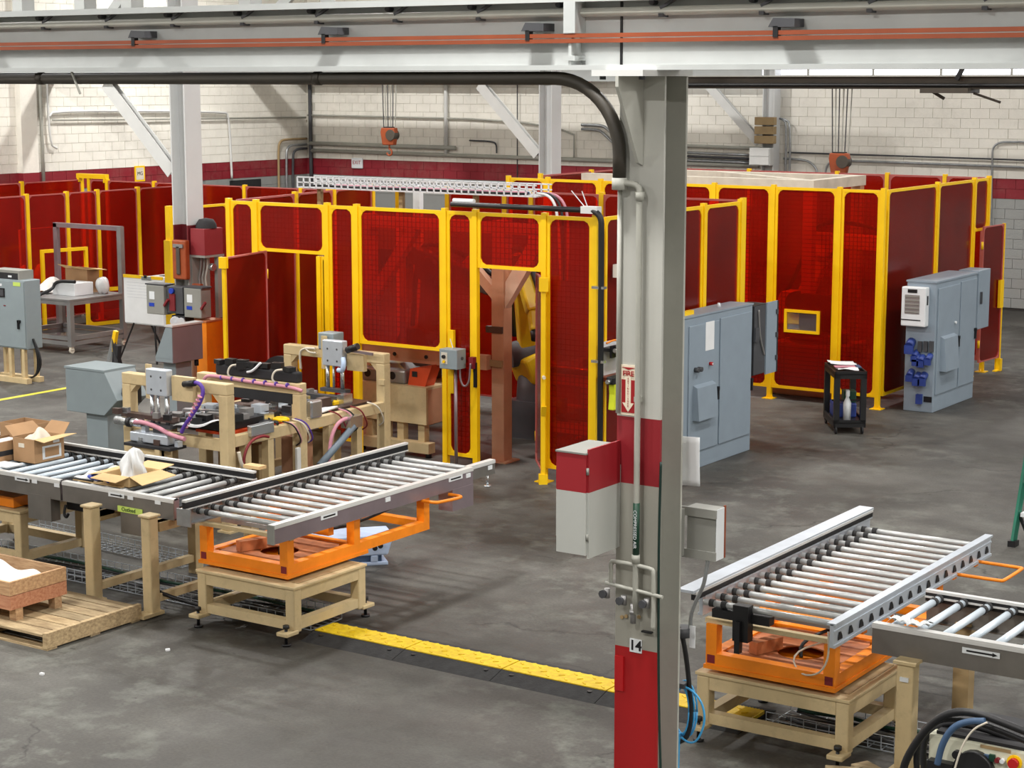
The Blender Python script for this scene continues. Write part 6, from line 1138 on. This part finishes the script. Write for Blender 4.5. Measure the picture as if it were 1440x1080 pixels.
# ================================================================ operator consoles
k1 = thing('operator_console', 'grey sloped operator console on a pedestal left of the tan machine', 'console', (-16.4, 15.75, 0))
MB().prism([(-16.85, 0.78), (-16.22, 0.78), (-15.99, 0.98), (-16.20, 1.31), (-16.85, 1.29)], 'y', 15.5, 16.0).build('desk_box', 'console_grey', k1, bevel=0.008); MB().box(-16.86, -16.19, 15.49, 16.01, 1.30, 1.325).build('lid', 'console_grey', k1)
MB().box(-16.6, -16.25, 15.58, 15.92, 0.02, 0.78).build('pedestal', 'console_grey', k1); MB().box(-16.7, -16.15, 15.5, 16.0, 0, 0.02).build('base_plate', 'console_grey', k1); MB().box(-16.02, -15.94, 15.6, 15.85, 0.92, 1.12).build('pendant', 'black', k1, bevel=0.01); MB().cyl((-15.94, 15.66, 1.04), (-15.93, 15.66, 1.04), 0.03, 10).build('pendant_screen', 'white', k1); MB().tube([(-15.96, 15.62, 0.92), (-15.96, 15.6, 0.85), (-15.98, 15.58, 0.78)], 0.014, 6).build('lanyard', 'tool_lime', k1)
k2 = thing('operator_console', 'grey sloped console standing by the column with dark red band', 'console', (-17.9, 18.5, 0))
MB().prism([(-18.03, 0.94), (-17.70, 0.94), (-17.70, 1.43), (-17.82, 1.43), (-18.03, 1.0)], 'y', 18.20, 18.78).build('desk_box', 'console_red_reflect', k2, bevel=0.006); MB().box(-17.84, -17.69, 18.19, 18.79, 1.43, 1.455).build('lid', 'rail_white', k2); MB().box(-18.02, -17.71, 18.196, 18.20, 0.95, 1.0).build('front_lip', 'console_grey', k2); MB().prism([(-18.025, 1.0), (-17.705, 1.0), (-17.705, 1.42), (-17.82, 1.42)], 'y', 18.194, 18.20).build('front_panel', 'console_grey', k2); MB().box(-17.98, -17.75, 18.3, 18.6, 0.02, 0.93).build('pedestal', 'console_grey', k2); MB().box(-18.2, -17.7, 18.2, 18.7, 0, 0.02).build('base_plate', 'console_grey', k2)  # desk box colour carries the red reflected onto its side
MB().cyl((-17.75, 18.7, 0.93), (-17.75, 18.7, 0.85), 0.03, 8).build('gland', 'black', k2)
oc = thing('orange_cabinet', 'orange steel cabinet behind the grey console by the column', 'cabinet', (-17.95, 19.2, 0)); MB().box(-18.05, -17.85, 19.02, 19.36, 0, 1.40).build('body', 'orange', oc, bevel=0.008); MB().box(-18.06, -17.84, 19.01, 19.37, 1.40, 1.42).build('lid', 'orange_rust', oc)
# boxes on the column with dark red band
kx = thing('electrical_cabinet', 'dark red electrical box with black dome on the white column', 'electrical box', (-18.2, 19.4, 1.35)); MB().box(-18.33, -18.06, 19.25, 19.62, 2.29, 2.66).build('upper_box', 'dull_red_box', kx, bevel=0.006); MB().lathe([(0.15, 0), (0.14, 0.06), (0.1, 0.12), (0.0, 0.14)], (-18.19, 19.43, 2.66), 16).build('dome', 'black_soft', kx); MB().box(-18.33, -18.05, 19.24, 19.63, 2.26, 2.29).build('ledge', 'box_grey', kx)
MB().box(-18.33, -18.30, 19.25, 19.6, 1.40, 2.26).box(-18.12, -18.06, 19.50, 19.60, 1.40, 2.26).build('frame', 'box_grey', kx)
for i in range(3): MB().tube([(-18.27 + i * 0.06, 19.40, 2.26), (-18.26 + i * 0.06, 19.38, 2.1), (-18.29 + i * 0.06, 19.36, 1.95), (-18.26 + i * 0.06, 19.36, 1.8)], 0.016, 6).build('cable', ('alu_dull', 'box_grey', 'pipe_grey')[i], kx)
MB().cyl((-18.12, 19.42, 2.12), (-18.05, 19.42, 2.12), 0.05, 12).build('indicator', 'bright_steel', kx); MB().box(-18.25, -18.10, 19.18, 19.24, 1.66, 1.90).build('lower_copper_box', 'copper', kx)
hk = thing('hoist_pendant', 'orange hoist pendant with black strap on the white column', 'pendant', (-18.42, 19.17, 1.95)); MB().box(-18.56, -18.30, 19.12, 19.21, 1.95, 2.50).build('case', 'crane_orange', hk, bevel=0.02); MB().box(-18.47, -18.40, 19.10, 19.12, 2.02, 2.42).build('strap', 'crane_dark', hk, bevel=0.01); MB().beam((-18.52, 19.11, 2.42), (-18.34, 19.11, 2.42), 0.02, 0.05).build('clasp', 'alu_dull', hk)
for k, (x0, x1, lab) in enumerate(((-18.96, -18.62, 'grey disconnect switch box left of the white column'), (-18.24, -17.92, 'grey disconnect switch box right of the white column'))):
    sw = thing('disconnect_switch', lab, 'electrical box', (x0, 19.1, 1.45)); MB().box(x0, x1, 19.0, 19.20, 1.45, 1.86).build('box', 'box_grey', sw, bevel=0.01); MB().box(x0 + 0.06, x0 + 0.16, 18.996, 19.0, 1.66, 1.77).build('warning_label', 'white', sw); MB().box(x0 + 0.05, x0 + 0.15, 18.996, 19.0, 1.56, 1.61).build('blue_label', 'blue', sw); MB().beam((x1, 19.0, 1.58), (x1 + 0.10, 18.98, 1.68), 0.03, 0.03).build('lever', 'dark_red', sw); MB().box(x0 - 0.02, x1 + 0.02, 19.0, 19.2, 1.86, 1.88).build('hood', 'dark_grey', sw)
sw = thing('disconnect_switch', 'dark switch gear cluster between the two grey disconnect boxes', 'electrical box', (-18.45, 19.1, 1.3)); MB().box(-18.58, -18.28, 19.02, 19.2, 1.48, 1.86).build('box', 'dark_grey', sw, bevel=0.01); MB().box(-18.52, -18.42, 19.0, 19.02, 1.52, 1.76).build('red_door', 'dark_red', sw); MB().cyl((-18.47, 19.02, 1.80), (-18.47, 18.98, 1.80), 0.04, 10).build('blue_plug', 'blue', sw); MB().cyl((-18.42, 19.0, 1.38), (-18.36, 18.94, 1.38), 0.07, 12).build('spray_can', 'white', sw); MB().cyl((-18.30, 19.0, 1.38), (-18.26, 18.94, 1.38), 0.06, 12).build('coil', 'white', sw); MB().box(-18.5, -18.25, 19.02, 19.2, 1.30, 1.46).build('tray', 'black_soft', sw); MB().box(-18.98, -17.95, 19.20, 19.22, 1.55, 1.60).build('strut', 'alu_dull', sw)
# ================================================================ things along the left edge
en = thing('electrical_cabinet', 'grey enclosure with black handle and screen on a tan stand', 'cabinet', (-22.9, 20.1, 0)); MB().box(-23.35, -22.5, 19.93, 20.25, 0.54, 1.62).build('box', 'console_grey', en, bevel=0.01); MB().box(-23.34, -22.51, 19.915, 19.93, 0.56, 1.60).build('door', 'console_grey', en, bevel=0.006)
MB().box(-22.66, -22.63, 19.885, 19.915, 0.86, 1.0).box(-22.66, -22.60, 19.885, 19.915, 0.96, 1.0).build('handle', 'black', en); MB().box(-23.1, -22.94, 19.90, 19.915, 1.34, 1.48).build('screen_bezel', 'black', en); MB().box(-23.09, -22.96, 19.898, 19.90, 1.36, 1.46).build('screen', 'dark_grey', en); MB().box(-22.74, -22.58, 19.91, 19.915, 1.53, 1.59).build('yellow_tag', 'lime', en); MB().box(-23.1, -23.0, 19.91, 19.915, 1.51, 1.55).build('white_tag', 'white', en); MB().box(-22.98, -22.93, 19.91, 19.915, 1.2, 1.215).build('red_badge', 'dark_red', en)
for x in (-23.3, -22.9, -22.6):
    for y in (19.96, 20.2): MB().box(x - 0.03, x + 0.03, y - 0.03, y + 0.03, 0.08, 0.54).build('leg', 'tan', en)
MB().box(-23.4, -22.5, 19.9, 20.0, 0.0, 0.08).box(-23.4, -22.5, 20.15, 20.25, 0.0, 0.08).build('skid', 'tan', en)
for i in range(3): MB().tube([(-22.5 + 0.01 * i, 20.05, 0.7), (-22.42 + 0.03 * i, 20.05, 0.5), (-22.40 + 0.04 * i, 20.05, 0.3), (-22.46, 20.05, 0.1), (-22.8, 20.05, 0.03)], 0.014, 6).build('cable', 'black', en)
pr = thing('label_printer', 'grey printer with dark slot on top of the left enclosure', 'printer', (-22.9, 20.1, 1.62)); MB().box(-23.3, -22.7, 19.98, 20.24, 1.62, 1.72).build('body', 'black_soft', pr); MB().box(-23.32, -22.66, 19.98, 20.26, 1.72, 1.76).build('lid', 'box_grey', pr); MB().box(-22.92, -22.84, 19.975, 19.98, 1.65, 1.68).build('tag', 'white', pr); MB().box(-22.70, -22.66, 19.98, 20.26, 1.62, 1.72).build('side', 'box_grey', pr)
# aluminium profile table with tall portal
at = thing('profile_table', 'aluminium profile table on casters with tall portal frame', 'table', (-25.2, 23.3, 0)); e = 0.045
for x in (-26.0, -24.44):
    for y in (22.65, 23.9): MB().box(x - e, x + e, y - e, y + e, 0.12, 0.93 if (x < -25 or y < 23) else 2.12).build('leg', 'alu_dull', at); MB().cyl((x - 0.02, y, 0.05), (x + 0.02, y, 0.05), 0.05, 12).box(x - 0.03, x + 0.03, y - 0.03, y + 0.03, 0.06, 0.12).build('caster', 'sand_white', at)
for z in (0.17, 0.26, 0.87):
    for y in (22.65, 23.9): MB().box(-26.0 + e, -24.44 - e, y - e * 0.8, y + e * 0.8, z - 0.035, z + 0.035).build('cross_profile', 'alu_dull', at)
    for x in (-26.0, -24.44): MB().box(x - e * 0.8, x + e * 0.8, 22.65 + e, 23.9 - e, z - 0.035, z + 0.035).build('side_profile', 'alu_dull', at)
MB().box(-26.05, -24.4, 22.6, 23.95, 0.91, 0.94).build('table_top', 'alu_dull', at)
MB().box(-26.12, -26.03, 23.86, 23.94, 0.0, 2.12).build('portal_post', 'steel_mauve', at); MB().box(-26.12, -24.40, 23.86, 23.94, 2.05, 2.13).build('portal_beam', 'steel_mauve', at); MB().box(-24.5, -24.41, 23.86, 23.94, 0.93, 2.1).build('portal_post', 'steel_mauve', at)
Z5 = 0.94
tag(MB().grid(16, 10, lambda u, v: (-26.0 + u * 0.62, 22.95 + v * 0.8, Z5 + 0.03 + 0.20 * math.sin(u * PI) ** 1.5 * math.sin(v * PI) + 0.04 * math.sin(u * 9 + v * 5))).build('white_sheet', 'cloth', solid=0.006), 'heap of white plastic sheet on the aluminium table', 'sheet')
tag(MB().box(-25.3, -24.75, 23.05, 23.5, Z5, Z5 + 0.22).build('white_carton', 'white', bevel=0.008), 'white carton with black strap on the aluminium table', 'box')
tag(MB().tube([(-24.78, 23.1, Z5 + 0.25), (-25.05, 23.07, Z5 + 0.25), (-25.2, 23.02, Z5 + 0.22), (-25.22, 22.98, Z5 + 0.1), (-25.22, 22.62, Z5 + 0.03), (-25.22, 22.55, Z5 - 0.1), (-25.22, 22.55, 0.55)], 0.03, 8).build('black_strap', 'black'), 'black strap trailing off the white carton', 'strap')
ob_ = thing('cardboard_box', 'open brown carton behind the white carton on the aluminium table', 'box', (-25.2, 23.55, Z5)); MB().box(-25.5, -24.95, 23.55, 23.57, Z5, Z5 + 0.42).box(-25.5, -24.95, 23.82, 23.84, Z5, Z5 + 0.42).box(-25.5, -25.48, 23.57, 23.82, Z5, Z5 + 0.42).box(-24.97, -24.95, 23.57, 23.82, Z5, Z5 + 0.42).build('carton', 'card', ob_); MB().poly3([(-25.5, 23.55, Z5 + 0.42), (-24.95, 23.55, Z5 + 0.42), (-24.95, 23.37, Z5 + 0.47), (-25.5, 23.37, Z5 + 0.5)], (0, 0, 0.006)).build('flap', 'card_light', ob_); MB().poly3([(-24.95, 23.55, Z5 + 0.42), (-24.95, 23.84, Z5 + 0.42), (-24.75, 23.84, Z5 + 0.40), (-24.75, 23.55, Z5 + 0.44)], (0, 0, 0.006)).build('flap', 'card_light', ob_)
tag(MB().grid(24, 10, lambda u, v: (-24.66 + (0.12 + 0.03 * math.sin(6 * PI * u + 4 * v)) * math.sin(v * PI) ** 0.6 * math.cos(u * 2 * PI), 23.65 + 0.12 * math.sin(v * PI) ** 0.6 * math.sin(u * 2 * PI), Z5 + 0.14 - 0.14 * math.cos(v * PI) + 0.02 * math.sin(10 * PI * u))).build('white_bag', 'plastic_bag'), 'stuffed white bag at the portal corner of the aluminium table', 'bag')
gt = thing('side_table', 'grey bin table with dark rim behind the flip chart', 'table', (-24.6, 25.6, 0)); MB().box(-25.1, -24.2, 25.2, 26.0, 0.72, 1.05).build('tub', 'box_grey', gt, bevel=0.02); MB().box(-25.12, -24.18, 25.18, 26.02, 1.05, 1.09).build('rim', 'rail_white', gt)
for x in (-25.0, -24.3):
    for y in (25.3, 25.9): MB().box(x - 0.03, x + 0.03, y - 0.03, y + 0.03, 0, 0.72).build('leg', 'alu_dull', gt)
MB().box(-24.95, -24.35, 25.35, 25.85, 1.091, 1.10).build('tray', 'black', gt)
# flip chart
fcx = thing('flip_chart', 'white paper flip chart on a thin black easel', 'flip chart', (-22.65, 22.6, 0)); MB().box(-23.05, -22.15, 22.58, 22.60, 0.66, 1.42).build('paper_pad', 'paper', fcx); MB().box(-23.05, -22.15, 22.60, 22.63, 0.64, 1.46).build('board', 'white', fcx); MB().box(-23.05, -22.5, 22.57, 22.59, 1.42, 1.47).box(-22.42, -22.15, 22.57, 22.59, 1.42, 1.47).build('yellow_rail', 'yellow', fcx); MB().box(-22.62, -22.40, 22.565, 22.58, 1.40, 1.46).build('clamp', 'bright_steel', fcx); MB().box(-22.56, -22.5, 22.56, 22.575, 1.43, 1.48).build('clamp_knob', 'black', fcx)
for k in range(6): MB().box(-22.98, -22.4 - 0.05 * (k % 3), 22.5785, 22.58, 1.34 - k * 0.05, 1.345 - k * 0.05).build('writing_line', 'writing', fcx)
for a, b in (((-22.85, 22.62, 0.7), (-23.0, 22.35, 0.0)), ((-22.40, 22.62, 0.7), (-22.30, 22.55, 0.0)), ((-22.62, 22.66, 0.8), (-22.6, 23.1, 0.0))): MB().beam(a, b, 0.025, 0.025).build('easel_leg', 'black', fcx)
# tripod stand, folding stool
ts = thing('tripod_stand', 'folded tripod stand with yellow top between console and flip chart', 'tripod', (-20.3, 19.7, 0)); zz0 = G(150, 462, 1.05)
x0, y0 = -19.95, 19.3
for (dx, dy, m) in ((-0.22, -0.12, 'bright_steel'), (0.05, 0.25, 'black'), (0.30, -0.20, 'black')): MB().beam((x0, y0, 0.98), (x0 + dx, y0 + dy, 0.0), 0.05, 0.05).build('leg', m, ts)
MB().beam((x0 - 0.02, y0, 0.80), (x0 + 0.06, y0, 1.10), 0.06, 0.06).build('yellow_top', 'yellow', ts); MB().beam((x0 + 0.04, y0 - 0.02, 0.5), (x0 + 0.10, y0 - 0.02, 0.9), 0.10, 0.08).build('folded_bag', 'black_soft', ts)
fst = thing('folding_stool', 'black folding stool with ribbed seat behind the long conveyor', 'stool', (-16.85, 16.42, 0)); sx, sy_ = -16.85, 16.42
MB().box(sx - 0.17, sx + 0.2, sy_ - 0.17, sy_ + 0.17, 0.44, 0.455).build('seat', 'black_soft', fst); 
for i in range(6): MB().box(sx - 0.16 + i * 0.06, sx - 0.14 + i * 0.06, sy_ - 0.17, sy_ + 0.17, 0.455, 0.462).build('seat_rib', 'dark_grey', fst)
for y in (sy_ - 0.16, sy_ + 0.16): MB().beam((sx - 0.15, y, 0.44), (sx + 0.17, y, 0.0), 0.022, 0.022).build('leg', 'black', fst); MB().beam((sx + 0.17, y, 0.44), (sx - 0.15, y, 0.0), 0.022, 0.022).build('leg', 'black', fst)
for x in (sx - 0.12, sx + 0.14): MB().cyl((x, sy_ - 0.16, 0.05), (x, sy_ + 0.16, 0.05), 0.012, 8).build('stretcher', 'black', fst)
# painted floor line and small scraps
MB().box(-21.78, -21.66, 17.5, 22.2, 0.0, 0.002).build('painted_line', 'line_yellow', fl)
for k, (px, py) in enumerate(((59, 949), (236, 915))):
    x, y = G(px, py); tag(MB().obox((x, y, 0.008), (0.035, 0.025, 0.016), rz=k).build('paper_scrap', 'paper'), ('white scrap on the open floor in front of the pallet', 'tiny white scrap on the floor between pallet and tan stand')[k], 'scrap', 'white scraps on the floor')
